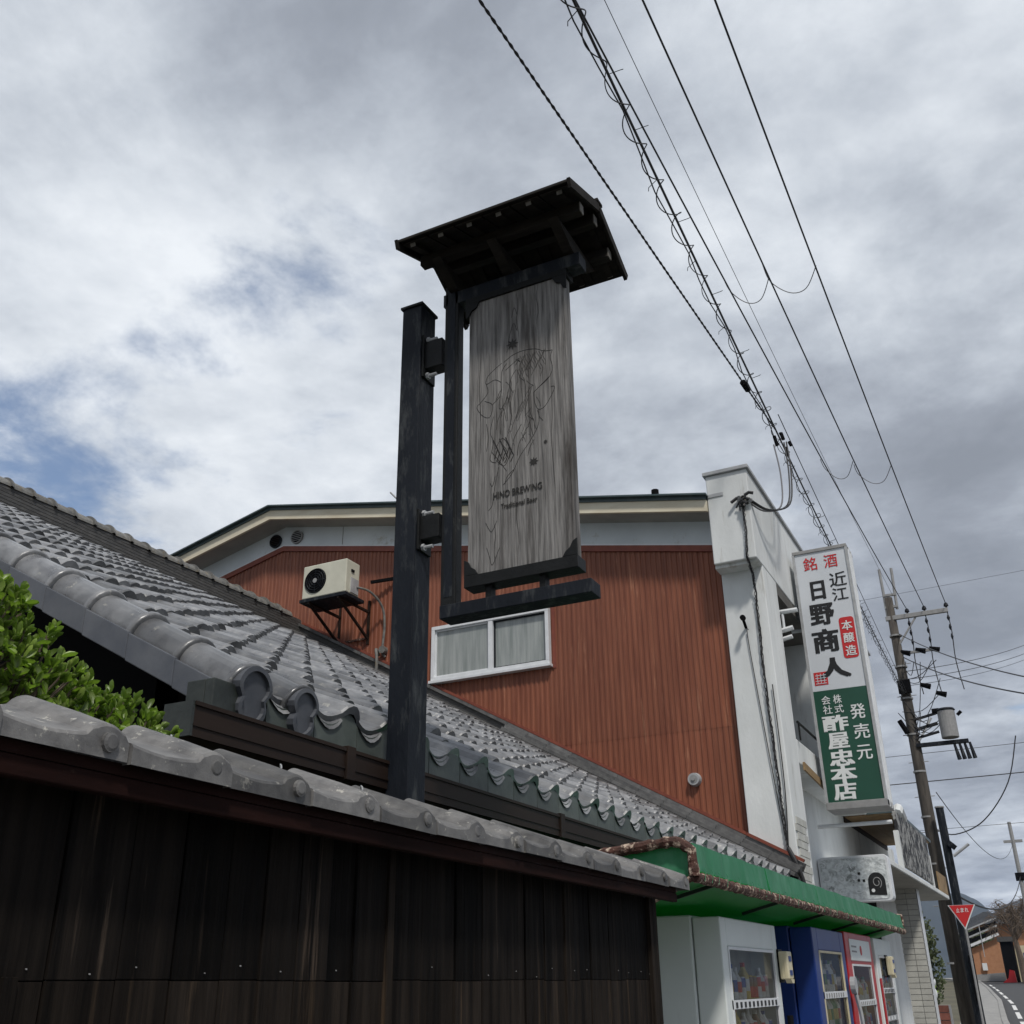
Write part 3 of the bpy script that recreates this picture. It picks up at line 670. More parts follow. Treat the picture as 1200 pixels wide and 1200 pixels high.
# flashing band along the red wall
fl = MB()
for (n0, n1, w0, w1, mname) in ():
    pass
def slopebox(d0, d1, ya_, yb_, n0, n1):
    p = [slopept(d0, ya_, n0), slopept(d0, yb_, n0), slopept(d1, yb_, n0), slopept(d1, ya_, n0), slopept(d0, ya_, n1), slopept(d0, yb_, n1), slopept(d1, yb_, n1), slopept(d1, ya_, n1)]
    return p, [(0, 3, 2, 1), (4, 5, 6, 7), (0, 1, 5, 4), (1, 2, 6, 5), (2, 3, 7, 6), (3, 0, 4, 7)]
for i, (ya_, n1) in enumerate(((10.30, .075), (10.37, .115), (10.42, .150), (10.47, .185))):
    k = 0
    while k*.30 < LEN-.05:
        v_, f_ = slopebox(k*.30, min((k+1)*.30-.003, LEN), ya_+random.uniform(-.003, .003), 10.60, n1-.035, n1)
        q = MB().add(v_, f_); fixnormals(q.build('flashing_tile', 'flash', roof)) if i in (0, 3) or k < 12 else None; k += 1
v_, f_ = slopebox(0, LEN, 10.50, 10.60, -.05, .150); MB().add(v_, f_).build('flashing_core', 'ridge', roof)

# ================================================================ RED BUILDING
rb = thing('red_building', 'two storey building with a rust red corrugated side wall and white street front', 'building', (-6, 14, 0))
YW = 10.60
def ztop(x): return 7.337-(x+8.916)*.2003 if x > -8.916 else 7.337+(x+8.916)*.237
MB().prism([(-15, 0), (-2.70, 0), (-2.70, 6.45), (-8.9, 7.65), (-15, 6.3)], 'y', 10.66, 18.4).build('wall', 'white', rb)
x_ = -13.2; pitch = .062
seam = 4.05
for row in (0, 1):
    xx = -13.2
    while xx < -2.66:
        w = min(15*pitch, -2.655-xx)
        mb = MB(); nseg = int(round(w/pitch)); ptsx = []
        for i in range(nseg):
            x0_ = xx+i*pitch
            for f_, d_ in ((0, 0), (.16, .011), (.52, .011), (.68, 0)): ptsx.append((x0_+f_*pitch, YW-d_))
        ptsx.append((xx+nseg*pitch, YW))
        z0_ = lambda x: 2.2 if row == 0 else seam
        z1_ = lambda x: seam+.01 if row == 0 else ztop(x)-.035
        off = .003*row
        vs_ = []
        for (a, b) in ptsx: vs_ += [(a, b-off, z0_(a)), (a, b-off, max(z1_(a), z0_(a)+.01))]
        mb.add(vs_, [[2*i, 2*i+2, 2*i+3, 2*i+1] for i in range(len(ptsx)-1)])
        mb.build('cladding_panel', 'red', rb); xx += 15*pitch
# trim along the gable and bottom
def gtrim(name, m, dz0, dz1, y0_, y1_, xa=-13.2, xb=-2.66, zf=ztop):
    mb = MB(); xs = [xa, -8.916, xb]
    mb.prism([(x, zf(x)+dz0) for x in xs]+[(x, zf(x)+dz1) for x in xs[::-1]], 'y', y0_, y1_)
    return fixnormals(mb.build(name, m, rb))
gtrim('red_trim', 'redtrim', -.075, 0.0, YW-.035, YW+.02)
gtrim('gable_panel', 'whiteband', 0.0, .36, YW-.015, YW+.04)
gtrim('gable_bead', 'alu', .0, .022, YW-.028, YW-.015)
gtrim('soffit', 'soffit', .30, .315, 10.26, YW, xb=-2.67)
gtrim('fascia', 'cream', .285, .42, 10.22, 10.26, xb=-2.67)
gtrim('fascia_strip', 'roofmetal', .42, .465, 10.20, 10.26, xb=-2.67)
gtrim('roof_sheet', 'roofmetal', .460, .480, 10.15, 18.6, xa=-15, xb=-2.65)
MB().tube([(-3.28, 10.3, 6.70), (-3.28, 10.3, 6.80)], .045, 8).build('roof_vent', 'black', rb)
for a, b in (((-6.6, 6.89)), ((-7.9, 7.16))): MB().box(a-.004, a+.004, YW-.02, YW-.014, ztop(a)+.03, ztop(a)+.30).build('panel_joint', 'grey', rb)
# bottom flashing of the wall, following the roof slope
for k in range(24):
    d0 = k*.30; yy = 10.47 if k < 2 else 10.57; a = slopept(d0, yy, .205); b = slopept(d0+.30, yy, .205)
    if b.x < RIDX: break
    MB().bar(a, b, .035, .03).build('wall_flashing', 'redtrim', rb)
# round wall vents in the gable
for i, (x_, z_) in enumerate(((-9.066, 7.44), (-8.685, 7.43))):
    v_ = MB().tube([(x_, YW-.015, z_), (x_, YW-.05, z_)], .10, 24).build('round_vent', 'grey' if i else 'steel', rb)
    MB().tube([(x_, YW-.05, z_), (x_, YW-.052, z_)], .082, 24).build('vent_opening', 'black', v_)
    for q in range(5): MB().box(x_-.078, x_+.078, YW-.060, YW-.053, z_-.06+q*.028, z_-.053+q*.028).build('vent_slat', 'lightgrey' if i else 'gutter', v_)
gv = MB().tube([(-3.185, YW-.01, 3.535), (-3.185, YW-.07, 3.535)], [.072, .062], 20).build('gas_vent', 'lightgrey', rb)
MB().tube([(-3.185, YW-.07, 3.535), (-3.185, YW-.073, 3.535)], .042, 16).build('vent_opening', 'grey', gv)
MB().tube([(-3.185, YW-.073, 3.535), (-3.185, YW-.085, 3.535)], .020, 12).build('vent_core', 'grey', gv)
# sliding window
wx0, wx1, wz0, wz1 = -6.40, -4.79, 5.01, 5.705
wn = MB(); F_ = .045
wn.box(wx0, wx1, YW-.075, YW+.01, wz0, wz0+F_); wn.box(wx0, wx1, YW-.075, YW+.01, wz1-F_, wz1); wn.box(wx0, wx0+F_, YW-.075, YW+.01, wz0+F_, wz1-F_); wn.box(wx1-F_, wx1, YW-.075, YW+.01, wz0+F_, wz1-F_)
w_ = wn.build('window', 'alu', rb, bevel=.003)
MB().box(wx0-.02, wx1+.02, YW-.10, YW-.01, wz0-.035, wz0).build('window_sill', 'alu', w_, bevel=.003)
MB().box(-5.60, -5.54, YW-.07, YW-.02, wz0+F_, wz1-F_).build('meeting_stile', 'alu', w_, bevel=.002)
for a, b, dy in ((wx0+F_, -5.60, .0), (-5.54, wx1-F_, .012)):
    MB().box(a, b, YW-.030+dy, YW-.026+dy, wz0+F_, wz1-F_).build('pane', 'curtain', w_)
    fr2 = MB(); 
    for q in (a, b-.018): fr2.box(q, q+.018, YW-.045+dy, YW-.030+dy, wz0+F_, wz1-F_)
    fr2.box(a+.018, b-.018, YW-.045+dy, YW-.030+dy, wz0+F_, wz0+F_+.02); fr2.box(a+.018, b-.018, YW-.045+dy, YW-.030+dy, wz1-F_-.02, wz1-F_)
    fr2.build('sash', 'alu' if dy == 0 else 'steel', w_)
MB().box(wx1+.02, wx1+.06, YW-.02, YW-.005, wz0-.05, wz1+.05).build('window_trim', 'redtrim', rb)
# ---- white street front
PX = -2.20
MB().box(-2.66, PX, 10.50, 11.12, 0, 5.74).build('corner_pier', 'white', rb, bevel=.01)
pb = fixnormals(MB().box(-2.665, PX+.004, 10.25, 18.4, 5.735, 6.80).build('parapet', 'white', rb, bevel=.012))
MB().box(-2.69, PX+.03, 10.22, 18.43, 6.80, 6.845).build('parapet_cap', 'lightgrey', pb, bevel=.006)
MB().prism([(10.265, 6.55), (10.265, 6.58), (10.24, 6.57), (10.24, 6.53)], 'x', -2.66, -2.48).build('cornice_remnant', 'lightgrey', pb)
MB().prism([(-2.665, 5.735), (-2.665, 5.70), (-2.30, 5.70), (-2.22, 5.72), (-2.196, 5.735)], 'y', 10.30, 10.50).build('parapet_underside', 'white', pb)
MB().box(-2.95, -2.70, 11.12, 18.4, 3.9, 5.735).build('balcony_back_wall', 'darkpanel', rb)
MB().box(-2.95, PX-.004, 11.12, 18.4, 5.60, 5.735).build('balcony_ceiling', 'darkpanel', rb)
MB().box(-2.66, PX, 13.2, 13.7, 3.96, 5.6).build('pier', 'white', rb); MB().box(-2.66, PX, 16.9, 18.4, 3.96, 5.6).build('pier', 'white', rb)
MB().box(-2.95, PX, 11.12, 18.4, 3.70, 3.96).build('balcony_slab', 'white', rb, bevel=.01)
bw = MB().box(-2.72, -2.69, 11.5, 13.0, 4.1, 5.3).build('balcony_window', 'alu', rb); MB().box(-2.69, -2.685, 11.56, 12.2, 4.16, 5.24).build('pane', 'glass', bw); MB().box(-2.69, -2.685, 12.26, 12.94, 4.16, 5.24).build('pane', 'glass', bw)
MB().tube([(-2.17, 11.15, 4.14), (-2.17, 13.2, 4.14)], .014, 8).build('balcony_rail', 'frame', rb)
for y_ in (11.2, 12.2, 13.15): MB().tube([(-2.17, y_, 3.95), (-2.17, y_, 4.14)], .010, 8).build('rail_post', 'frame', rb)
MB().bar((-2.18, 11.25, 3.69), (-2.18, 12.25, 3.63), .02, .085).build('tan_slat_strip', 'tan', rb)
MB().box(-2.70, -2.52, 11.12, 20.0, 0, 3.70).build('shopfront_wall', 'white', rb)
# brick shaped white tiles on the pier foot (street face and side face)
tb = MB(); cnt = 0
for zi_ in range(16):
    z0_ = 1.9+zi_*.075
    for j in range(4):
        y0_ = 10.52+j*.155+(.07 if zi_ % 2 else 0)
        if y0_+.14 > 11.12: continue
        MB().box(PX-.002, PX+.010, y0_, y0_+.145, z0_, z0_+.066).build('wall_tile', 'wtile', rb); cnt += 1
# far tiled column under the canopy
fcx0, fcx1, fcy0, fcy1 = -2.23, -1.91, 17.0, 17.3
tc_ = MB().box(fcx0+.01, fcx1-.01, fcy0+.01, fcy1, 0, 2.86).build('tiled_column', 'grey', rb)
for zi_ in range(38):
    for j in range(2):
        x0_ = fcx0+j*.162; MB().box(x0_, x0_+.155, fcy0, fcy0+.012, zi_*.075, zi_*.075+.068).build('wall_tile', 'wtile', tc_)
MB().box(fcx1-.012, fcx1, fcy0, fcy1, 0, 2.86).build('column_edge', 'alu', tc_)
# canopy with tan upper soffit
ca = MB().box(-2.60, -1.72, 13.22, 19.84, 2.84, 2.90).build('canopy', 'white', rb, bevel=.006)
MB().box(-2.58, -1.74, 13.25, 19.8, 2.832, 2.84).build('canopy_underside', 'soffit', ca)
uc = MB().box(-2.52, -1.80, 15.3, 19.2, 3.70, 3.74).build('upper_eave', 'roofmetal', rb)
for i in range(4):
    for j in range(3):
        MB().box(-2.50+j*.230, -2.275+j*.230, 15.32+i*.95, 16.26+i*.95, 3.688, 3.70).build('soffit_board', 'tan', uc)
MB().box(-2.55, -2.50, 15.3, 19.2, 3.62, 3.70).build('soffit_trim', 'gutter', uc)
MB().box(-1.80, -1.78, 19.2, 20.5, 2.95, 3.25).build('end_board', 'tan', uc)
MB().box(-2.52, -2.50, 13.4, 17.0, 0, 2.83).build('shop_opening', 'black', rb)
MB().box(-2.50, -2.46, 13.3, 13.4, 0, 2.83).build('door_frame', 'gutter', rb)
# ---- signs on the building
ls = thing('light_box_sign', 'old embossed white box sign with a black arched emblem, under the canopy end', 'sign', (-2.1, 13.1, 2.7))
mb = MB(); x0_, x1_, z0_, z1_ = -2.51, -1.715, 2.43, 2.935; rr = .05; ol = []
for cx_, cz_, a0 in ((x1_-rr, z1_-rr, 0), (x0_+rr, z1_-rr, 90), (x0_+rr, z0_+rr, 180), (x1_-rr, z0_+rr, 270)):
    for q in range(5): a = R(a0+q*22.5); ol.append((cx_+rr*math.cos(a), cz_+rr*math.sin(a)))
MT['embossed'] = mat('old_embossed_acrylic', (.44, .47, .48), (.64, .68, .69), scale=16, stretch=(1, 1, 1.2), rough=.35, bump=1.0, bscale=9, bdist=.03, contrast=(.42, .58), spots=(.22, .24, .24), spot_scale=9, spot_th=(.56, .62))
lb = fixnormals(mb.prism(ol, 'y', 13.0, 13.2).build('sign_case', 'alu', ls, bevel=.006))
cx_, cz_ = (x0_+x1_)/2, (z0_+z1_)/2
fixnormals(MB().prism([(cx_+(a-cx_)*.93, cz_+(b-cz_)*.90) for a, b in ol], 'y', 12.993, 13.0).build('sign_face', 'embossed', ls))
ap = [(-1.965, 2.50), (-1.775, 2.49), (-1.775, 2.64)]+[(-1.87+.095*math.cos(R(t)), 2.64+.10*math.sin(R(t))) for t in range(0, 181, 15)]+[(-1.965, 2.64)]
fixnormals(MB().prism(ap, 'y', 12.989, 12.993).build('arched_emblem', 'signblack', ls))
sw = MB(); 
sw.tube([(-1.87+.05*math.cos(R(t))*(1-t/700), 12.988, 2.63+.06*math.sin(R(t))*(1-t/700)) for t in range(-60, 420, 20)], .005, 5); sw.build('emblem_spiral', 'grey', ls)
MB().tube([(-1.92, 12.989, 2.545), (-1.92, 12.986, 2.545)], .020, 10).build('emblem_dot', 'letterwhite', ls)
for a, b in ((-2.055, 2.735), (-2.065, 2.66), (-2.01, 2.655)): MB().box(a-.014, a+.014, 12.989, 12.993, b-.014, b+.014).build('dot_mark', 'signblack', ls)
for k in range(9):
    cx2 = -2.44+(k % 3)*.17+random.uniform(-.02, .02); cz2 = 2.55+(k//3)*.14+random.uniform(-.02, .02)
    MB().tube([(cx2+(.02+.00012*t)*math.cos(R(t+k*40)), 12.992, cz2+(.02+.00012*t)*math.sin(R(t+k*40))*.8) for t in range(0, 300, 25)], .006, 5).build('embossed_scroll', 'alu', ls)
ms = thing('carved_signboard', 'mottled grey and black old signboard standing along the canopy edge', 'sign', (-1.78, 16.5, 2.9))
MB().box(-1.81, -1.765, 14.85, 18.2, 2.97, 3.66).build('sign_panel', 'mottled', ms, bevel=.01)
for y_ in (14.8, 18.25): MB().box(-1.82, -1.76, y_-.05, y_+.05, 2.90, 3.40).build('sign_post', 'white', ms)
MB().tube([(-1.79, 15.2, 3.66), (-1.79, 15.4, 3.76), (-1.79, 15.7, 3.66)], .07, 8).build('top_ornament', 'white', ms)
# vertical sake sign
vs_g = thing('vertical_sign', 'tall white and green shop sign with black and red Japanese lettering projecting over the street', 'sign', (-1.8, 12.2, 3.3))
VX0, VX1, VZ0, VZ1, VY = -2.135, -1.485, 3.33, 6.39, 12.0
MB().box(VX0, VX1, VY, VY+.40, VZ0, VZ1).build('sign_case', 'alu', vs_g, bevel=.008)
MB().box(VX0+.025, VX1-.025, VY-.004, VY, 4.655, VZ1-.03).build('white_panel', 'signwhite', vs_g)
MB().box(VX0+.025, VX1-.025, VY-.004, VY, VZ0+.07, 4.652).build('green_panel', 'signgreen', vs_g)
for (a, b, c, d) in ((VX0, VX1, VZ1-.03, VZ1+.012), (VX0, VX1, VZ0-.01, VZ0+.07)): MB().box(a, b, VY-.02, VY+.42, c, d).build('frame_rail', 'grey', vs_g, bevel=.004)
fx = MB().box(VX0-.006, VX0+.025, VY-.018, VY, VZ0+.07, VZ1-.03); fx.box(VX1-.025, VX1+.006, VY-.018, VY, VZ0+.07, VZ1-.03); fx.build('frame_stile', 'lightgrey', vs_g)
for q in (.12, .26): MB().box(VX1, VX1+.012, VY+q, VY+q+.012, VZ0, VZ1).build('side_rib', 'alu', vs_g)
lettering('銘', -1.937, VY-.008, 6.217, 0.159, 0.170, 'signred', vs_g, 0.01)
lettering('酒', -1.693, VY-.008, 6.215, 0.159, 0.165, 'signred', vs_g, 0.01)
lettering('近', -1.642, VY-.008, 5.970, 0.198, 0.176, 'signblack', vs_g, 0.012)
lettering('江', -1.642, VY-.008, 5.782, 0.181, 0.159, 'signblack', vs_g, 0.012)
lettering('日', -1.889, VY-.008, 5.870, 0.170, 0.236, 'signblack', vs_g, .045)
lettering('野', -1.882, VY-.008, 5.566, 0.286, 0.264, 'signblack', vs_g, .045)
lettering('商', -1.882, VY-.008, 5.242, 0.308, 0.286, 'signblack', vs_g, .045)
lettering('人', -1.838, VY-.008, 4.905, 0.374, 0.247, 'signblack', vs_g, .045)
lettering('株', -1.852, VY-.008, 4.539, 0.093, 0.104, 'letterwhite', vs_g, 0.012)
lettering('式', -1.848, VY-.008, 4.426, 0.099, 0.093, 'letterwhite', vs_g, 0.012)
lettering('会', -1.980, VY-.008, 4.540, 0.099, 0.099, 'letterwhite', vs_g, 0.012)
lettering('社', -1.975, VY-.008, 4.428, 0.104, 0.099, 'letterwhite', vs_g, 0.012)
lettering('発', -1.649, VY-.008, 4.375, 0.165, 0.170, 'letterwhite', vs_g, 0.015)
lettering('売', -1.640, VY-.008, 4.149, 0.170, 0.170, 'letterwhite', vs_g, 0.015)
lettering('元', -1.644, VY-.008, 3.914, 0.165, 0.159, 'letterwhite', vs_g, 0.015)
lettering('酢', -1.911, VY-.008, 4.268, 0.286, 0.181, 'letterwhite', vs_g, .045)
lettering('屋', -1.907, VY-.008, 4.069, 0.236, 0.181, 'letterwhite', vs_g, .045)
lettering('忠', -1.897, VY-.008, 3.877, 0.275, 0.181, 'letterwhite', vs_g, .045)
lettering('本', -1.902, VY-.008, 3.702, 0.286, 0.187, 'letterwhite', vs_g, .045)
lettering('店', -1.912, VY-.008, 3.517, 0.253, 0.198, 'letterwhite', vs_g, .045)
cap = [(-1.621+sx*(0.085-.035)+.035*math.cos(R(q)), 5.243+sz*(0.247-.035)+.035*math.sin(R(q))) for sx, sz, a0 in ((1, 1, 0), (-1, 1, 90), (-1, -1, 180), (1, -1, 270)) for q in range(a0, a0+91, 30)]
fixnormals(MB().prism(cap, 'y', VY-.008, VY-.004).build('red_cartouche', 'signred', vs_g))
lettering('本', -1.621, VY-.011, 5.387, 0.121, 0.121, 'letterwhite', vs_g, .02)
lettering('醸', -1.619, VY-.011, 5.237, 0.121, 0.121, 'letterwhite', vs_g, .02)
lettering('造', -1.616, VY-.011, 5.083, 0.121, 0.121, 'letterwhite', vs_g, .02)
MB().box(-2.078, -1.924, VY-.007, VY-.004, 4.721, 4.875).build('seal_stamp', 'signred', vs_g)
for q in range(4):
    MB().box(-2.063, -1.939, VY-.010, VY-.007, 4.736+q*0.0323, 4.743+q*0.0323).build('seal_line', 'signwhite', vs_g)
for q in range(3):
    MB().box(-2.043+q*0.0385, -2.037+q*0.0385, VY-.0105, VY-.007, 4.736, 4.856).build('seal_line', 'signwhite', vs_g)
for z_ in (3.18, 5.47):
    MB().tube([(PX-.1, 12.2, z_), (-1.5 if z_ < 4 else VX0, 12.2, z_)], .022, 8).build('support_arm', 'alu', vs_g)
for y_, z_ in ((11.25, 5.42),):
    br = MB().tube([(-2.30, y_, z_), (-2.03, y_, z_)], .028, 8); br.tube([(-2.2, y_, z_), (-2.2, y_, z_-.22)], .016, 8); br.tube([(-2.24, y_, z_-.22), (-2.10, y_, z_-.20)], .030, 8); br.tube([(-2.24, y_, z_-.32), (-2.12, y_, z_-.30)], .026, 8)
    tag(br.build('pipe_bracket', 'alu'), 'white pipe bracket sticking out of the balcony opening beside the tall sign', 'bracket')

# ---------------- air conditioner on the red wall
ac = thing('air_conditioner', 'ivory outdoor air conditioner unit on a rusty wall bracket on the red wall', 'air conditioner', (-7.65, 10.1, 6.1))
ax0, ax1, ay0, ay1, az0, az1 = -7.98, -7.30, 9.90, 10.19, 6.15, 6.60
MB().box(ax0, ax1, ay0, ay1, az0, az1).build('casing', 'acbody', ac, bevel=.012)
fc = (ax0+.20, (az0+az1)/2)
fg = MB().tube([(fc[0], ay0-.006, fc[1]), (fc[0], ay0+.004, fc[1])], .170, 28).build('fan_opening', 'black', ac)
for q in range(5):
    r_ = .03+q*.033; MB().tube([(fc[0]+r_*math.cos(R(t)), ay0-.012, fc[1]+r_*math.sin(R(t))) for t in range(0, 361, 20)], .0035, 4, caps=False).build('fan_guard_ring', 'steel', fg)
MB().tube([(fc[0], ay0-.016, fc[1]), (fc[0], ay0-.006, fc[1])], .032, 14).build('fan_hub', 'grey', fg)
for q in range(8):
    a = R(q*45); MB().bar((fc[0]+.03*math.cos(a), ay0-.010, fc[1]+.03*math.sin(a)), (fc[0]+.165*math.cos(a), ay0-.010, fc[1]+.165*math.sin(a)), .005, .005, (0, 1, 0)).build('fan_guard_bar', 'steel', fg)
MB().box(ax1, ax1+.012, ay0+.10, ay0+.26, az0+.02, az0+.22).build('valve_cover', 'vmdark', ac)
MB().box(ax1, ax1+.014, ay0+.10, ay0+.16, az0+.30, az0+.33).build('side_handle', 'black', ac)
MB().box(ax0-.02, ax1+.02, ay0-.02, ay1+.1, az0-.05, az0-.01).build('base_tray', 'steel', ac)
for x_ in (ax0+.12, ax1-.10):
    MB().bar((x_, ay0-.01, az0-.06), (x_, 10.59, az0-.06), .03, .03).bar((x_, ay0+.02, az0-.08), (x_, 10.57, az0-.42), .028, .028).bar((x_, 10.585, az0-.5), (x_, 10.585, az0+.1), .03, .03).build('wall_bracket', 'gutter', ac)
MB().bar((ax0+.12, 10.57, az0-.42), (ax1-.1, 10.57, az0-.42), .025, .025).build('bracket_brace', 'rust', ac)
MB().bar((ax1, 10.45, az0+.30), (ax1+.32, 10.55, az0+.33), .03, .04).build('conduit_elbow', 'black', ac)
MB().tube(smoothc([(ax1+.01, 10.12, az0+.12), (ax1+.10, 10.3, az0+.10), (ax1+.16, 10.5, az0-.05), (ax1+.17, 10.56, az0-.30), (ax1+.15, 10.56, az0-.62), (ax1+.20, 10.56, az0-.72)], 5), .016, 8).build('refrigerant_pipe', 'ridge_cap', ac)
tag(MB().tube(smoothc([(-7.20, 10.56, 5.47), (-7.15, 10.42, 5.50), (-7.12, 10.40, 5.35), (-7.14, 10.42, 5.05)], 5), .020, 10).tube([(-7.12, 10.57, 5.52), (-7.12, 10.50, 5.52)], .05, 14).build('drain_hose', 'ridge_cap'), 'pale drain hose leaving the red wall under the air conditioner', 'hose')

# ---------------- service cable down the white pier
sc = MB(); rng = random.Random(3)
pts = [(-2.27, 10.24, 6.42), (-2.27, 10.22, 6.0), (-2.29, 10.24, 5.75), (-2.29, 10.40, 5.60), (-2.30, 10.47, 5.3), (-2.31, 10.47, 4.5), (-2.30, 10.47, 3.8), (-2.29, 10.47, 3.2), (-2.28, 10.47, 2.78)]
cpts = smoothc(pts, 8)
sc.tube([p_+Vector((.008*math.sin(i*1.1), 0, 0)) for i, p_ in enumerate(map(Vector, cpts))], .0085, 6)
for j in range(3):
    sc.tube([(p[0]+.016*math.sin(i*1.9+j*2.1), p[1]-.010, p[2]+.02*math.cos(i*1.3+j)) for i, p in enumerate(cpts)], .0042, 5)
sc.tube(smoothc([(-2.28, 10.47, 2.78), (-2.22, 10.44, 2.65), (-2.17, 10.46, 2.45), (-2.165, 10.46, 2.2)], 5), .022, 8)
sc.tube(smoothc([(-2.28, 10.48, 2.78), (-2.24, 10.47, 3.4), (-2.24, 10.47, 4.4)], 6), .006, 5)
sc.tube(smoothc([(-2.30, 10.48, 2.9), (-2.36, 10.48, 3.7), (-2.44, 10.48, 4.9), (-2.42, 10.46, 5.02)], 6), .005, 5)
tag(sc.build('service_cable', 'wire'), 'bundle of thin dark cables running down the white corner pier', 'cable')
an = thing('cable_anchor', 'tangle of black cable clamps and insulators at the top of the white corner pier', 'clamp', (-2.27, 10.25, 6.40))
for k in range(9):
    a = Vector((-2.27+rng.uniform(-.08, .10), 10.22+rng.uniform(-.05, .02), 6.38+rng.uniform(-.07, .09))); b = a+Vector((rng.uniform(-.14, .10), rng.uniform(-.06, .03), rng.uniform(-.10, .10)))
    MB().tube([a, (a+b)/2+Vector((0, 0, .02)), b], rng.choice((.006, .010, .018)), 6).build('clamp_piece', 'wire', an)
for k in range(3): MB().tube([(-2.30+.06*k, 10.24, 6.46-.03*k), (-2.30+.06*k, 10.20, 6.44-.03*k)], .022, 10).build('insulator', 'cream_box' if k == 1 else 'grey', an)
tag(MB().tube([(-2.45, 10.49, 5.05), (-2.45, 10.40, 5.12), (-2.44, 10.36, 5.12)], .016, 8).tube([(-2.44, 10.37, 5.12), (-2.44, 10.33, 5.12)], .03, 8).build('wall_fixture', 'black'), 'small black cable fitting on the shaded top of the white pier', 'fitting')
# thin diagonal rod left of the post
tag(MB().tube([(-6.68, 10.3, 7.32), (-6.95, 10.3, 7.62)], .012, 6).build('roof_antenna_rod', 'grey'), 'thin short metal rod poking up behind the black steel post', 'rod')

# ================================================================ AWNING
aw = thing('green_awning', 'faded green vinyl awning on a rusty flaking pipe frame above the vending machines', 'awning', (-1.7, 6.5, 1.9))
AX, AY0, AY1 = -1.22, 3.92, 9.42
fr3 = MB(); segs = 5
for i in range(segs):
    a = AY0+i*(AY1-AY0)/segs; b = AY0+(i+1)*(AY1-AY0)/segs-.004; n = 14
    vs_ = []
    for j in range(n+1):
        y = a+(b-a)*j/n; w = .003*math.sin(j*2.2+i)
        vs_ += [(AX+.018+w, y, 1.985), (AX+.006+w*.5, y, 2.085+.002*math.sin(j)), (AX-.4, y, 2.070+.004*math.sin(j*1.1)), (-2.19, y, 2.02)]
    fs_ = []
    for j in range(n):
        for r in range(3): fs_.append([j*4+r, (j+1)*4+r, (j+1)*4+r+1, j*4+r+1])
    MB().add(vs_, fs_).build('awning_cover', 'awning', aw)
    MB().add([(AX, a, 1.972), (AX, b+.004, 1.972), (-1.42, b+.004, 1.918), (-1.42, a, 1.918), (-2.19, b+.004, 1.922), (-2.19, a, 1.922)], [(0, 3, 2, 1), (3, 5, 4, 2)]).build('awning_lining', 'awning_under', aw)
    MB().bar((AX-.01, a+.3, 1.955), (-1.42, a+.3, 1.908), .014, .014).build('awning_strut', 'darkgreen', aw)
MB().add([(AX, AY0, 1.975), (AX, AY0, 2.08), (-1.75, AY0, 2.06), (-2.15, AY0, 2.05), (-2.15, AY0, 1.90), (-1.42, AY0, 1.89)], [(0, 1, 2, 3, 4, 5)]).build('awning_end_panel', 'awning', aw)
rng = random.Random(11)
def rough_pipe(path, r, name='frame_pipe'):
    p = []; rs = []
    for a, b in zip(path, path[1:]):
        a = Vector(a); b = Vector(b); n = max(2, int((b-a).length/.02))
        for i in range(n): p.append(a.lerp(b, i/n)+Vector((rng.uniform(-1, 1), rng.uniform(-1, 1), rng.uniform(-1, 1)))*.0012); rs.append(r*rng.uniform(.86, 1.16))
    p.append(Vector(path[-1])); rs.append(r)
    mb = MB().tube(p, rs, 10); return mb.build(name, 'rust', aw)
rough_pipe([(AX+.012, AY0-.015, 1.962), (AX+.012, AY1+.02, 1.962)], .0205)
rough_pipe([(-2.15, AY0-.02, 2.050), (-1.62, AY0-.02, 2.060), (-1.29, AY0-.02, 2.092), (-1.25, AY0-.02, 2.085), (AX+.010, AY0-.02, 2.055), (AX+.012, AY0-.018, 1.965)], .0205)
rough_pipe([(AX+.012, AY0-.018, 1.962), (-1.30, AY0-.018, 1.92), (-1.42, AY0-.018, 1.868), (-1.6, AY0-.018, 1.86)], .013)
rough_pipe([(AX+.006, AY1+.02, 1.965), (AX+.006, AY1+.02, 2.08), (-1.6, AY1+.02, 2.11)], .016)
# cord lacing along the valance
lc = MB()
y_ = AY0+.05
while y_ < AY1:
    lc.tube([(AX+.030, y_, 1.95), (AX+.034, y_+.012, 1.985), (AX+.024, y_+.026, 2.0)], .0016, 4); y_ += rng.uniform(.08, .22)
stuff(lc.build('lacing_cord', 'awning', aw))

# ================================================================ VENDING MACHINES
def bottle_mesh(body, label, cap, h=.13, r=.021, can=False):
    vs_ = []; fs_ = []; n = 10; mi = []
    rings = ((0, r*.9, 0), (h*.03, r, 0), (h*.22, r*1.01, 1), (h*.55, r*1.01, 0), (h*.64, r, 0), (h*.80, r*.5, 0), (h*.88, r*.42, 2), (h, r*.44, 2)) if not can else ((0, r*.85, 2), (h*.05, r, 1), (h*.48, r, 0), (h*.86, r, 2), (h*.92, r*.86, 2))
    for z, q, _ in rings:
        for i in range(n): a = 2*math.pi*i/n; vs_.append((q*math.cos(a), q*math.sin(a), z))
    for k in range(len(rings)-1):
        for i in range(n): fs_.append([k*n+i, k*n+(i+1) % n, (k+1)*n+(i+1) % n, (k+1)*n+i]); mi.append(rings[k][2])
    fs_.append([(len(rings)-1)*n+i for i in range(n)]); mi.append(2)
    me = rawmesh('bottle', vs_, fs_, body, smooth=True); me.materials.append(MT[label]); me.materials.append(MT[cap])
    me.polygons.foreach_set('material_index', mi); return me
BOT = []
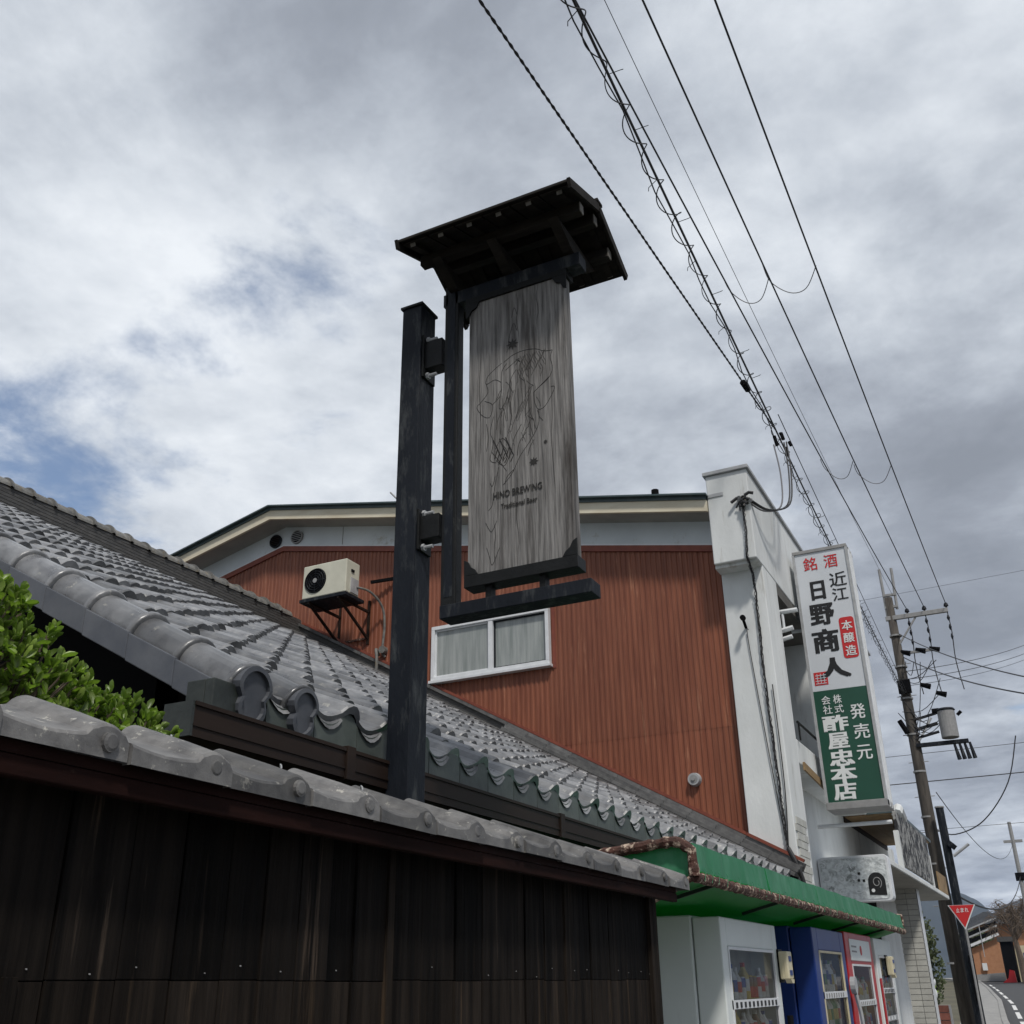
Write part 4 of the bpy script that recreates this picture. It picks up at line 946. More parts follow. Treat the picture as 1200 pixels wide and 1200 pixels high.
for i, c in enumerate(((.62, .60, .58), (.55, .05, .05), (.05, .22, .10), (.60, .45, .12), (.04, .08, .34), (.20, .10, .05), (.70, .70, .72), (.55, .25, .35))):
    MT['bot%d' % i] = mat('drink_pack_%d' % i, c, tuple(q*.75 for q in c), scale=90, rough=.3)
for a, b, c, k in ((0, 1, 6, 0), (5, 6, 0, 0), (2, 3, 6, 0), (3, 6, 1, 0), (6, 4, 4, 0), (0, 2, 6, 0), (5, 1, 3, 1), (4, 6, 6, 1), (1, 6, 6, 1), (7, 0, 6, 1), (6, 3, 2, 0)):
    BOT.append(bottle_mesh('bot%d' % a, 'bot%d' % b, 'bot%d' % c, h=.105 if k else .135, r=.024, can=bool(k)))
def pane_mat():
    m = bpy.data.materials.new('clear_acrylic'); m.use_nodes = True; t = m.node_tree; t.nodes.clear()
    o_ = t.nodes.new('ShaderNodeOutputMaterial'); g_ = t.nodes.new('ShaderNodeBsdfGlossy'); g_.inputs['Roughness'].default_value = .06
    tr = t.nodes.new('ShaderNodeBsdfTransparent'); tr.inputs[0].default_value = (.86, .88, .88, 1); mx_ = t.nodes.new('ShaderNodeMixShader'); fr_n = t.nodes.new('ShaderNodeFresnel'); fr_n.inputs[0].default_value = 1.3
    t.links.new(fr_n.outputs[0], mx_.inputs[0]); t.links.new(tr.outputs[0], mx_.inputs[1]); t.links.new(g_.outputs[0], mx_.inputs[2]); t.links.new(mx_.outputs[0], o_.inputs[0]); return m
MT['acrylic'] = pane_mat()
def machine(label, x, y0, w, h, body, trim, header=None, border=.10, style=0):
    t = thing('vending_machine', label, 'vending machine', (x-.35, y0+w/2, 0), 'drinks vending machines under the awning')
    D = .72; y1 = y0+w; bz = .06
    # body is a shell round an unlit display recess with a pale grey back
    wz0, wz1 = 1.02, h-(.20 if header else .13)
    ya, yb = y0+border, y1-border
    MB().box(x-D, x-.13, y0, y1, bz, h).build('cabinet', body, t, bevel=.008)
    d = MB(); xb, xf = x-.125, x
    d.box(xb, xf, y0+.004, ya, bz, h-.01); d.box(xb, xf, yb, y1-.004, bz, h-.01); d.box(xb, xf, ya, yb, wz1, h-.01); d.box(xb, xf, ya, yb, bz, wz0)
    dr = d.build('door', trim, t, bevel=.006)
    MB().box(x-.70, x-.05, y0+.03, y1-.03, 0, bz).build('plinth', 'grey', t)
    MB().box(x-.128, x-.118, ya, yb, wz0, wz1).build('display_back', 'vmdark', t)
    MB().add([(x-.006, ya, wz0), (x-.006, yb, wz0), (x-.006, yb, wz1), (x-.006, ya, wz1)], [(0, 1, 2, 3)]).build('display_pane', 'acrylic', t)
    gasket = MB()
    for a, b, c, e_ in ((ya, ya+.012, wz0, wz1), (yb-.012, yb, wz0, wz1)): gasket.box(x-.005, x+.004, a, b, c, e_)
    gasket.box(x-.005, x+.004, ya+.012, yb-.012, wz1-.012, wz1); gasket.build('pane_frame', 'alu' if style != 1 else 'cream_box', t)
    shelves = (wz1-.215, wz1-.40, wz1-.56)
    for i, z_ in enumerate(shelves):
        if z_ < wz0: continue
        sh = MB().box(x-.115, x-.004 if i != 0 else x+.006, ya, yb, z_-.035, z_).build('shelf', 'alu' if i == 0 else 'lightgrey', t)
        nb = int((yb-ya-.04)/.07)
        for k in range(nb):
            if i == 0: MB().box(x+.006, x+.009, ya+.03+k*.07, ya+.055+k*.07, z_-.030, z_-.008).build('select_button', 'signblack' if style in (0, 3) else 'grey', sh)
            for zc in ((z_,) if i else (z_,)):
                me = BOT[rng.randrange(len(BOT))]
                o = link_mesh('bottle', me, t, Matrix.Translation((x-.050, ya+.045+k*.07, zc)) @ Matrix.Diagonal((1.15, 1.15, rng.uniform(.95, 1.15), 1)))
                if (k+i) % 2 == 0: MB().box(x-.004, x-.002, ya+.022+k*.07, ya+.068+k*.07, z_-.028, z_-.006).build('price_tag', 'letterwhite', sh)
                if style == 1: o.scale = (1.1, 1.1, 1.25)
    if header:
        hd = MB().box(x-.002, x+.006, ya-.02, yb+.02, h-.18, h-.05).build('header_plate', header, t, bevel=.003)
        MB().tube([(x+.006, (ya+yb)/2, h-.115), (x+.009, (ya+yb)/2, h-.115)], .030, 16).build('header_badge', 'signred', hd)
        for q in range(2): MB().box(x+.006, x+.008, ya+.03, ya+.20, h-.10-q*.03, h-.09-q*.03).build('header_line', 'grey', hd)
    return t
m1 = machine('white drinks machine nearest the plank fence, first in the row', -1.36, 4.70, 1.00, 1.878, 'vmwhite', 'vmwhite', None, .09, 0)
m2 = machine('navy blue drinks machine, second in the row beside the white one', -1.30, 6.30, .93, 1.895, 'vmblue', 'vmblue', None, .13, 1)
m3 = machine('red framed drinks machine with a white header plate, third in the row', -1.30, 7.28, 1.02, 1.905, 'vmred', 'vmred', 'vmwhite', .15, 2)
m4 = machine('narrow white drinks machine at the far end of the row', -1.30, 8.42, .80, 1.90, 'vmwhite', 'vmwhite', None, .12, 3)
MB().box(-1.296, -1.290, 8.44, 8.50, .3, 1.62).build('red_stripe', 'vmred', m4)
def cream_unit(label, x, y, z):
    t = thing('card_reader_box', label, 'box', (x, y, z), 'yellowed reader boxes on the machines')
    MB().box(x-.012, x+.0, y-.045, y+.035, z-.075, z+.08).build('mount_plate', 'frame', t)
    MB().box(x, x+.045, y-.055, y+.045, z-.060, z+.070).build('housing', 'cream_box', t, bevel=.006)
    for q in range(2): MB().box(x+.012+q*.014, x+.015+q*.014, y-.057, y-.055, z-.045, z+.055).build('rib', 'cream_box', t)
    MB().prism([(y-.045, z-.060), (y+.03, z-.060), (y+.02, z-.078), (y-.02, z-.078)], 'x', x+.020, x+.050).build('chute', 'cream_box', t)
    for q in (.035, -.030): MB().box(x+.045, x+.048, y-.03, y+.02, z+q-.012, z+q+.012).build('blue_mark', 'vmblue', t)
cream_unit('yellowed plastic box on the right edge of the first white machine', -1.35, 5.72, 1.675)
cream_unit('yellowed plastic box on the far white machine', -1.29, 8.86, 1.70)
tag(MB().tube([(-1.28, 7.19, 1.58), (-1.25, 7.19, 1.58)], .05, 14).tube(smoothc([(-1.26, 7.19, 1.53), (-1.25, 7.22, 1.42), (-1.25, 7.24, 1.3)], 4), .014, 6).build('coin_lock', 'lightgrey'), 'round grey lock with a hanging black strap on the navy machine', 'lock')
tag(MB().box(-1.35, -1.335, 5.71, 5.78, .4, 1.45).build('cable_strip', 'black'), 'black cable strip below the box on the first white machine', 'strip')

# ================================================================ SHRUB BEHIND FENCE
sh = thing('leafy_shrub', 'bright green glossy leaved shrub growing between the plank fence and the tiled house', 'shrub', (-1.9, 1.3, 0))
def leafmesh(L_=.027, W_=.0125):
    vs_ = [(0, 0, 0)]; fs_ = []
    for t, w in ((.25, .7), (.55, 1.0), (.82, .75)):
        vs_ += [(-W_/2*w, L_*t, .006*w), (0, L_*t, -.002), (W_/2*w, L_*t, .006*w)]
    vs_.append((0, L_, .002)); fs_ = [(0, 2, 1), (0, 3, 2), (1, 2, 5, 4), (2, 3, 6, 5), (4, 5, 8, 7), (5, 6, 9, 8), (7, 8, 10), (8, 9, 10)]
    return vs_, fs_
lv, lf = leafmesh(); lme = rawmesh('leaf', lv, lf, 'leaf', smooth=True)
rng = random.Random(21); mats_ = []
tw = MB()
blobs = [((-1.78, 1.34, 2.13), (.12, .14, .16)), ((-1.80, 1.48, 2.06), (.12, .16, .15)), ((-1.78, 1.64, 2.06), (.10, .13, .13)), ((-1.74, 1.72, 1.98), (.08, .10, .10)), ((-1.78, 1.22, 2.20), (.12, .12, .15)), ((-1.76, 1.30, 1.96), (.12, .24, .13))]
for c, r_ in blobs:
    for k in range(135):
        while True:
            p = Vector((rng.uniform(-1, 1), rng.uniform(-1, 1), rng.uniform(-1, 1)))
            if p.length < 1: break
        p = p.normalized()*(.55+.45*rng.random()**.5)
        base = Vector((c[0]+p.x*r_[0], c[1]+p.y*r_[1], c[2]+p.z*r_[2])); dr_ = (p+Vector((.35, 0, .9))).normalized()
        tw.tube([base-dr_*.10, base], .0022, 4)
        for q in range(9):
            az_ = q*2.4+rng.random(); tilt = rng.uniform(.35, 1.15); sc_ = rng.uniform(.5, 1.3)
            d = (Matrix.Rotation(az_, 4, 'Z') @ Matrix.Rotation(tilt, 4, 'X') @ Vector((0, 0, 1)))
            rot = dr_.to_track_quat('Z', 'Y').to_matrix().to_4x4() @ Matrix.Rotation(az_, 4, 'Z') @ Matrix.Rotation(R(90)-tilt, 4, 'X') @ Matrix.Rotation(rng.uniform(-.3, .3), 4, 'Y')
            mats_.append(Matrix.Translation(base+dr_*rng.uniform(-.03, .012)) @ rot @ Matrix.Diagonal((sc_, sc_, sc_, 1)))
mats_.sort(key=lambda m_: (m_.translation-camp).length)
rest = MB(); rn = []
for i, m_ in enumerate(mats_):
    if i < 290: link_mesh('leaf', lme, sh, m_)
    else: rest.add([m_ @ Vector(v) for v in lv], lf); rn += [rng.random()]*len(lv)
o = stuff(rest.build('foliage', 'leaf', sh, smooth=True)); at = o.data.attributes.new('rnd', 'FLOAT', 'POINT'); at.data.foreach_set('value', rn)
tw.tube([(-1.75, 1.1, 0), (-1.75, 1.1, 1.2), (-1.74, 1.0, 2.1)], [.03, .02, .008], 8); tw.tube([(-1.75, 1.1, 1.0), (-1.78, 1.4, 1.95)], [.02, .006], 6)
tw.build('stem', 'twig', sh)

# ================================================================ UTILITY POLE
PY, PXc = 33.0, -3.03
up_ = thing('utility_pole', 'tall weathered utility pole with crossarm and grey transformer beyond the white building', 'utility pole', (PXc, PY, gz(PY)))
MB().tube([(PXc+.10, PY, gz(PY)-.2), (PXc, PY, 6), (PXc-.02, PY, 9.5), (PXc-.04, PY, 12.7)], [.20, .175, .15, .12], 14).build('shaft', 'pole', up_, smooth=True)
for z_ in (2.0, 4.6, 5.9, 7.2, 8.3, 9.4, 10.4, 11.4): MB().tube([(PXc-.02, PY, z_), (PXc-.02, PY, z_+.05)], .185, 12).build('band', 'grey', up_)
for k in range(16): MB().tube([(PXc-(.28 if k % 2 else -.12), PY-.05, 3+k*.5), (PXc+(.28 if k % 2 else -.12), PY-.05, 3+k*.5)], .012, 5).build('step_bolt', 'grey', up_)
MB().box(-3.25, -1.40, PY-.12, PY-.02, 11.93, 12.07).build('crossarm', 'grey', up_, bevel=.01)
MB().bar((-3.0, PY-.06, 11.1), (-2.35, PY-.06, 11.95), .05, .05).build('arm_brace', 'grey', up_)
MB().box(-3.15, -1.90, PY-.08, PY, 10.80, 10.87).build('lower_arm', 'grey', up_)
tf_ = MB().tube([(-3.18, PY, 11.95), (-3.20, PY, 13.7)], .045, 8).build('top_rod', 'grey', up_); MB().tube([(-2.86, PY, 12.3), (-2.83, PY, 13.68)], .045, 8).build('top_rod', 'grey', up_)
for z_ in (12.35, 12.75): MB().box(-3.22, -2.82, PY-.06, PY+.02, z_, z_+.07).build('rod_clamp', 'grey', up_)
for x_ in (-2.58, -2.07, -1.43):
    iz = MB().tube([(x_, PY-.07, 12.05), (x_, PY-.07, 12.12), (x_, PY-.07, 12.13), (x_, PY-.07, 12.2), (x_, PY-.07, 12.24)], [.03, .03, .075, .06, .03], 10).build('insulator', 'steel', up_)
    for q, s_ in ((11.75, .05), (11.45, .045), (11.15, .04)): MB().tube([(x_, PY-.07, q-.09), (x_, PY-.07, q), (x_, PY-.07, q+.09)], [.02, s_, .02], 8).build('string_insulator', 'steel', up_)
    MB().tube(smoothc([(x_, PY-.07, 12.0), (x_+.02, PY-.07, 11.3), (x_-.03, PY-.05, 10.4), (x_+.04, PY-.04, 9.5)], 4), .016, 6).build('down_lead', 'wire', up_)
for x_, z_ in ((-2.45, 9.75), (-2.05, 9.45), (-2.85, 10.85), (-2.4, 10.86), (-2.0, 10.84)): MB().tube([(x_-.14, PY-.05, z_+.05), (x_+.14, PY-.05, z_-.05)], [.06, .09], 8).build('cutout_fuse', 'black', up_)
# transformer
tr_ = MB().tube([(-2.02, PY-.1, 8.10), (-2.02, PY-.1, 8.90)], .245, 20).build('transformer', 'grey', up_, bevel=.02)
MB().tube([(-2.02, PY-.1, 8.92), (-2.02, PY-.1, 8.97)], [.27, .24], 20).build('transformer_lid', 'steel', tr_)
MB().tube([(-2.4, PY-.1, 8.93), (-2.2, PY-.1, 8.93)], .09, 8).build('bushing', 'black', tr_); MB().tube([(-1.72, PY-.1, 8.75), (-1.60, PY-.1, 8.85)], .05, 8).build('bushing', 'black', tr_)
MB().box(-3.0, -1.55, PY-.2, PY-.02, 7.92, 8.02).build('platform_arm', 'steel', up_)
for i in range(4): MB().tube([(-1.95+.14*i, PY-.15, 7.92), (-1.88+.14*i, PY-.15, 7.45)], [.035, .06], 8).build('low_voltage_bushing', 'steel', up_)
for z_, s_ in ((8.75, .10), (8.45, .14), (8.2, .10)): MB().bar((-2.9, PY-.1, z_), (-2.3, PY-.1, z_+.12), .10, s_*.6).build('hardware_bracket', 'steel', up_)
MB().bar((-2.9, PY-.12, 8.1), (-2.45, PY-.12, 8.75), .06, .05).build('hardware_bracket', 'lightgrey', up_)
jb = MB().box(-3.22, -2.85, PY-.28, PY-.16, 9.55, 9.95).build('junction_box', 'black', up_)
MB().tube([(-3.35, PY-.2, 8.75), (-3.18, PY-.2, 8.35)], .075, 8).build('cable_closure', 'black', up_)
rng = random.Random(5)
for k in range(16):
    a = Vector((PXc+rng.uniform(-.35, .1), PY-.15, rng.uniform(8.3, 10.6))); b = Vector((PXc+rng.uniform(.1, 1.1), PY-.15, rng.uniform(8.3, 10.6)))
    MB().tube(smoothc([a, (a+b)/2+Vector((0, 0, -rng.uniform(.1, .5))), b], 4), .012, 5).build('jumper_lead', 'wire', up_)
# dark slim pole beside it and the stop sign
spl = thing('slim_pole', 'shorter slim black pole standing close against the tall utility pole', 'pole', (-2.60, 32.6, gz(33)))
MB().tube([(-2.60, 32.6, gz(33)-.2), (-2.66, 32.6, 6.1)], [.13, .11], 12).build('pole_shaft', 'steel', spl)
MB().tube([(-2.66, 32.6, 6.1), (-2.66, 32.6, 6.14)], .13, 10).build('pole_top', 'grey', spl)
MB().tube([(-2.55, 32.5, 5.0), (-2.45, 32.5, 5.1)], .12, 8).build('lamp_base', 'steel', spl)
MB().box(-2.60, -2.48, 32.3, 32.5, 1.1, 2.2).build('pole_box', 'black', spl)
MB().tube([(-2.5, 32.4, 4.75), (-2.05, 32.4, 5.05)], .04, 8).build('pole_arm', 'lightgrey', spl)
st = thing('stop_sign', 'red inverted triangle stop sign with white writing beside the utility pole', 'road sign', (-2.55, 31.8, gz(32)))
SY = 31.8
def tri(s, dy):
    cx2, zt = -2.49, 3.44; return MB().prism([(cx2-.345*s, zt-.06+.06*s), (cx2, zt-.60*s-.02), (cx2+.345*s, zt-.06+.06*s)], 'y', SY+dy, SY+dy+.01)
fixnormals(tri(1.0, 0).build('sign_plate', 'letterwhite', st)); fixnormals(tri(.90, -.012).build('sign_face', 'signred', st))
for i, ch in enumerate('止まれ'): lettering(ch, -2.60+i*.11, SY-.016, 3.31, .085, .11, 'letterwhite', st, .02)
MB().tube([(-2.49, SY+.06, 0), (-2.49, SY+.06, 3.40)], .03, 8).build('sign_post', 'grey', st)

# ================================================================ WIRES
def wire(a, b, r, label, sag=.3, n=24, m='wire', cat='wire', group=None, name='overhead_wire'):
    a = Vector(a); b = Vector(b); pts = []
    for i in range(n+1):
        t = i/n; p = a.lerp(b, t); p.z -= sag*4*t*(1-t); pts.append(p)
    return tag(MB().tube(pts, r, 6).build(name, m), label, cat, group)
HV = 'high voltage wires over the street'
wire((-1.43, 32.93, 12.22), (-1.47, -12, 12.0), .0125, 'rightmost overhead black wire crossing the sky to the crossarm end', .62, group=HV)
wire((-2.07, 32.93, 12.22), (-2.24, -12, 12.0), .0125, 'middle overhead black wire of the three reaching the crossarm', .62, group=HV)
wire((-2.58, 32.93, 12.22), (-3.02, -12, 12.0), .0125, 'overhead black wire nearest the spiral wrapped cable', .62, group=HV)
wire((-2.92, 33, 12.75), (-2.45, -12, 12.4), .005, 'hair thin grey wire between the black overhead wires', .62, m='wiregrey')
for (xa, xb, y_) in ((-2.80, -2.17, 13.55), (-2.17, -1.45, 13.6), (-2.72, -2.13, 20.6), (-2.13, -1.44, 21.2)):
    zt = 11.66; tag(MB().tube(smoothc([(xa-.02, y_-.4, zt+.02), (xa, y_, zt-.04), (xa*.65+xb*.35, y_+.1, zt-.27), (xa*.3+xb*.7, y_+.1, zt-.27), (xb, y_-.05, zt-.02)], 6), .0075, 5).build('spacer_wire', 'wiregrey'),
        'thin looped jumper wire hanging between two black overhead wires, %s' % {13.55: 'upper left of four', 13.6: 'upper right of four', 20.6: 'lower left of four', 21.2: 'lower right of four'}[y_], 'wire', 'looped jumpers between the wires')
# telecom cable with spiral wrap: passes over the sign to the pole
TA, TB = Vector((-1.73, 4.5, 7.62)), Vector((-3.08, 32.9, 9.35))
TD = (TB-TA); T0 = TA-TD*.35
def tp(t): 
    p = T0.lerp(TB, t); p.z -= .30*4*t*(1-t)-.22; return p
tl = thing('spiral_cable', 'black communication cable wrapped in loose spiral ties running to the pole', 'cable', tuple(T0))
MB().tube([tp(i/40) for i in range(41)], .011, 6).build('messenger_wire', 'wire', tl)
MB().tube([tp(i/80)+Vector((-.030+.02*math.sin(i*1.7), 0, -.045+.03*math.sin(i*.9))) for i in range(81)], .006, 6).build('slack_wire', 'wire', tl)
sp_ = []
nt_ = 2200; L_ = (TB-T0).length
for i in range(nt_):
    t = i/nt_; a = t*L_*2*math.pi/.50+.9*math.sin(t*43); c = tp(t); rr = .058+.010*math.sin(a*.37)+.010*math.sin(a*.13)
    sp_.append(c+Vector((rr*math.cos(a)-.01, 0, rr*math.sin(a)-.02)))
MB().tube(sp_, .0050, 4).build('spiral_wrap', 'wire', tl)
rng = random.Random(9)
for k in range(38):
    t = .18+.62*k/38; c = tp(t); s_ = rng.choice((-1, 1))
    MB().tube([c, c+Vector((s_*.09, .03, .03*s_)), c+Vector((s_*.10, .05, .05*s_))], .004, 4).build('tie_end', 'wire', tl)
MB().tube([Vector((-1.66, 4.5, 7.70))+TD*.25, TB+Vector((.10, 0, .15))], .006, 6).build('parallel_wire', 'wire', tl)
# twisted service pair from behind to the junction near the white building
J = None
best = 1e9
for i in range(400):
    p = tp(i/400); d = p-camp; cx = 600+1200*d.dot(r2)/d.dot(fw); cy = 600-1200*d.dot(u2)/d.dot(fw)
    if abs(cy-505) < best and d.dot(fw) > 0: best = abs(cy-505); J = p
ts = thing('twisted_cable', 'pair of twisted black service cables running over the hanging sign roof', 'cable', tuple(J))
A0 = Vector((-2.56, 4.55, 8.30)); dd_ = (J-A0); A1 = A0-dd_*.6
pa, pb_ = [], []
for i in range(1101):
    t = i/1100; c = A1.lerp(J, t); r_ = .0085*(1-.3*t); a = t*420; o_ = Vector((r_*math.cos(a), 0, r_*math.sin(a))); pa.append(c+o_); pb_.append(c-o_)
MB().tube([A1, J], .0085, 6).build('strand', 'wire', ts); MB().tube(pa, .0060, 5).build('strand', 'wire', ts); MB().tube(pb_, .0062, 5).build('strand', 'wire', ts)
c = A1.lerp(J, .90); MB().tube([c-dd_*.012, c+dd_*.012], .04, 8).build('splice', 'black', ts)
jc = thing('cable_junction', 'cluster of black clamps where service cables meet below the spiral cable', 'clamp', tuple(J))
for k, (dx, dz, h) in enumerate(((-.03, -.08, .14), (.05, -.03, .10), (.07, -.22, .12), (.02, .03, .07), (.11, -.10, .06))):
    MB().tube([J+Vector((dx, .05*k, dz)), J+Vector((dx+.02, .05*k, dz-h))], .022 if k != 3 else .016, 8).build('clamp_body', 'black', jc)
for k, off in enumerate((-.05, .08, .11)):
    e_ = Vector((-2.24+.02*k, 10.22, 6.42)); a = J+Vector((off, 0, -.2)); mid_ = (a+e_)/2+Vector((.18, .02, -.50))
    tag(MB().tube(smoothc([a, a.lerp(mid_, .6)+Vector((.04, 0, .05)), mid_, e_.lerp(mid_, .4)+Vector((.03, 0, -.12)), e_], 6), .010, 5).build('drop_cable', 'wiregrey' if k == 0 else 'wire'), ('pale drop cable' if k == 0 else 'dark drop cable')+' sagging from the clamp cluster to the white pier, %s' % ('inner', 'middle', 'outer')[k], 'cable')
# cross street wires on the right
WA, WB, WC, WD, WE = (0.358, 6.414), (0.299, 6.130), (1.509, 18.145), (1.413, 17.683), (1.346, 17.361)
RW = 'thin wires crossing the sky right of the pole'
for i, (za, xb, yb2, zb2, r_, sg) in enumerate(((11.45, WA[0], 20, WA[1], .013, .15), (10.7, WB[0], 20, WB[1], .015, .15), (10.25, WC[0], 60, WC[1], .013, .2), (10.0, WD[0], 60, WD[1], .013, .2), (9.8, WE[0], 60, WE[1], .010, .2))):
    wire((PXc+.1, PY-.1, za), (xb, yb2, zb2), r_, ('black wire leaving the pole towards the lower right', 'second black wire leaving the pole towards the lower right', 'upper of three wires rising to the right edge', 'middle of three wires rising to the right edge', 'lowest of three wires rising to the right edge')[i], sg)
for i, (z1_, z2_, r_) in enumerate(((10.6, 12.6, .012), (9.5, 11.2, .022), (7.6, 9.0, .010), (17.2, 21.5, .007))):
    wire((-20, 45, z1_-.6), (25, 55, z2_), r_, ('thin dark wire crossing level behind the transformer', 'thick cable crossing low behind the utility pole', 'faint wire crossing lowest behind the pole', 'faint wire high to the right of the crossarm')[i], .3)
bd_ = MB().tube(smoothc([(-.35, 40, 9.35), (-.9, 40, 7.8), (-1.9, 40, 6.6), (-2.9, 40, 6.2), (-3.5, 40, 6.4)], 6), .022, 6); tag(bd_.build('hanging_cable', 'wire'), 'black cable curving down from the thick cable to the slim pole', 'cable')
FPX = -2.7
bp2 = thing('distant_pole', 'far thin utility pole at the right edge with two wires', 'utility pole', (FPX, 95, gz(95)))
MB().tube([(FPX, 95, gz(95)), (FPX, 95, 13.2)], [.20, .14], 8).build('shaft', 'grey', bp2); MB().box(FPX-.7, FPX+.7, 94.9, 95.1, 11.6, 11.8).build('crossarm', 'grey', bp2); MB().box(FPX-.35, FPX+.35, 94.8, 95.2, 8.7, 9.3).build('hardware', 'black', bp2)
wire((FPX, 95, 9.0), (-2.7, 33, 3.8), .030, 'dark cable sagging from the far pole towards the stop sign', 1.2)
wire((FPX, 95, 11.7), (-2.7, 33, 6.6), .014, 'thin wire from the far pole crossarm to the slim pole', 1.6)

# ================================================================ BACKGROUND
hb = thing('orange_house', 'small far house with orange brown wall and white edged dark roof', 'house', (-7.5, 112, gz(112)))
g0 = gz(112)
MB().prism([(-9.6, g0), (-6.0, g0), (-6.0, g0+3.6), (-9.6, g0+2.35)], 'y', 110, 118).build('wall', 'orangewall', hb)
MB().prism([(-9.6, g0), (-6.0, g0), (-6.0, g0+.7), (-9.6, g0+.5)], 'y', 109.9, 110).build('base_wall', 'grey', hb)
for k, (dz, m_) in enumerate(((0, 'alu'), (.35, 'black'), (.70, 'lightgrey'), (.95, 'black'), (1.35, 'lightgrey'), (1.55, 'tile_dark'))):
    hgt = (.22, .30, .14, .32, .12, .25)[k]
    MB().bar((-9.9, 109.7-.0*k, g0+2.45+dz), (-5.9, 109.7, g0+3.9+dz), .25, hgt).build('roof_course', m_, hb)
for x_ in (-8.9, -7.4): MB().box(x_-.03, x_+.03, 109.5, 109.6, g0+2.0, g0+4.6).build('gutter_pipe', 'lightgrey', hb)
MB().box(-7.75, -7.35, 109.7, 109.9, g0+.9, g0+1.5).build('meter_box', 'letterwhite', hb)
hb2 = thing('dark_roofed_house', 'far house with black tiled roof behind the orange walled one', 'house', (-8, 140, gz(130)))
MB().box(-11, -4.5, 138, 146, gz(130), gz(130)+5.6).build('wall', 'orangewall', hb2)
MB().prism([(-11.6, 7.4), (-8.5, 8.7), (-8.1, 8.7), (-3.8, 7.4)], 'y', 137, 147).build('roof', 'tile_dark', hb2)
sb = thing('black_shed', 'far black open shed beside the orange walled house', 'shed', (-5.3, 108, gz(108)))
MB().box(-5.75, -4.75, 106, 108, gz(108), gz(108)+3.2).build('wall', 'black', sb); MB().box(-5.9, -4.4, 105.8, 108.2, gz(108)+3.2, gz(108)+3.6).build('roof', 'ridge', sb)
tag(MB().prism([(-6.0, gz(105)), (-4.9, gz(105)), (-4.95, gz(105)+.9), (-5.3, gz(105)+1.0), (-5.5, gz(105)+.35)], 'y', 104.4, 105).build('road_barrier', 'vmred'), 'small red barrier on the road in front of the black shed', 'barrier')
tag(MB().box(-4.7, -3.6, 107, 108, gz(107), gz(107)+2.9).build('cream_wall', 'cream_box'), 'pale cream far wall between the black shed and the blue van', 'wall')
vn = thing('parked_van', 'dark blue van partly seen at the right edge of the far road', 'van', (-2.9, 102, gz(102)))
fixnormals(MB().prism([(101, .35), (105.5, .35), (105.5, 2.3), (102.0, 2.3), (101.2, 1.5)], 'x', -3.9, -2.2).build('body', 'vmblue', vn)).location.z += gz(102)
MB().box(-3.75, -2.35, 101.15, 101.3, gz(102)+1.45, gz(102)+2.1).build('windscreen', 'glass', vn)
for y_ in (101.9, 104.6): MB().tube([(-3.92, y_, gz(102)+.34), (-3.7, y_, gz(102)+.34)], .34, 14).build('wheel', 'black', vn)
# bare far tree
bt = thing('bare_tree', 'leafless brown tree with drooping twigs above the far road', 'tree', (-4.2, 100, gz(100)))
tr2 = MB().tube([(-4.0, 100, gz(100)), (-4.1, 100, 3.5), (-4.3, 100, 5.5)], [.3, .22, .15], 8)
tr2.build('trunk', 'twig', bt)
rng = random.Random(31); tg = MB()
for k in range(46):
    a0_ = rng.uniform(0, 6.28); rr = rng.uniform(.4, 2.6); p = Vector((-3.7+rr*math.cos(a0_), 100+rr*math.sin(a0_), 6.0+1.7*math.cos(rr*.55)+rng.uniform(-.9, .4)))
    s0 = Vector((-4.15, 100, 4.2+rng.random()*1.2)); md = s0.lerp(p, .5)+Vector((rng.uniform(-.3, .3), 0, .3))
    tg.tube(smoothc([s0, md, p], 3), .035, 3, caps=False)
    for q in range(26):
        c = md.lerp(p, rng.random()**.6); e_ = c+Vector((rng.uniform(-.7, .7), rng.uniform(-.5, .5), rng.uniform(-.9, .35)))
        tg.tube([c, c.lerp(e_, .5)+Vector((rng.uniform(-.12, .12), 0, .1)), e_], .013, 3, caps=False)
tg.build('crown', 'twig', bt)
def shrub(name, label, c, r_, n, s, m='leafdark', trunk=True):
    t = thing(name, label, 'shrub' if 'shrub' in name else 'tree', (c[0], c[1], gz(c[1])))
    f = MB(); rn = []; rg_ = random.Random(int(c[0]*100)+n)
    for k in range(n):
        while True:
            p = Vector((rg_.uniform(-1, 1), rg_.uniform(-1, 1), rg_.uniform(-1, 1)))
            if p.length < 1: break
        if noise.noise(p*2.3+Vector(c)) < -.22: continue
        b = Vector((c[0]+p.x*r_[0], c[1]+p.y*r_[1], c[2]+p.z*r_[2])); q = Vector((rg_.uniform(-1, 1), rg_.uniform(-1, 1), rg_.uniform(-1, 1))).normalized(); w = q.orthogonal().normalized()
        f.add([b, b+w*s*.4+q*s*.5, b+q*s, b-w*s*.4+q*s*.5], [(0, 1, 2, 3)]); rn += [rg_.random()]*4
    o = f.build('crown', m, t); at = o.data.attributes.new('rnd', 'FLOAT', 'POINT'); at.data.foreach_set('value', rn)
    MB().tube([(c[0], c[1], gz(c[1])-.1), (c[0], c[1], c[2]+r_[2]*.4)], [.06, .02], 6).build('trunk', 'twig', t)
    return t
shrub('garden_shrub', 'dark green and brown clipped shrub between the tiled column and the utility pole', (-3.20, 26, 2.0), (.58, .9, 1.15), 4600, .09)
shrub('garden_shrub', 'brighter low shrub above the red brown planter', (-3.05, 24.4, 1.45), (.36, .4, .38), 1400, .08, 'leaf')
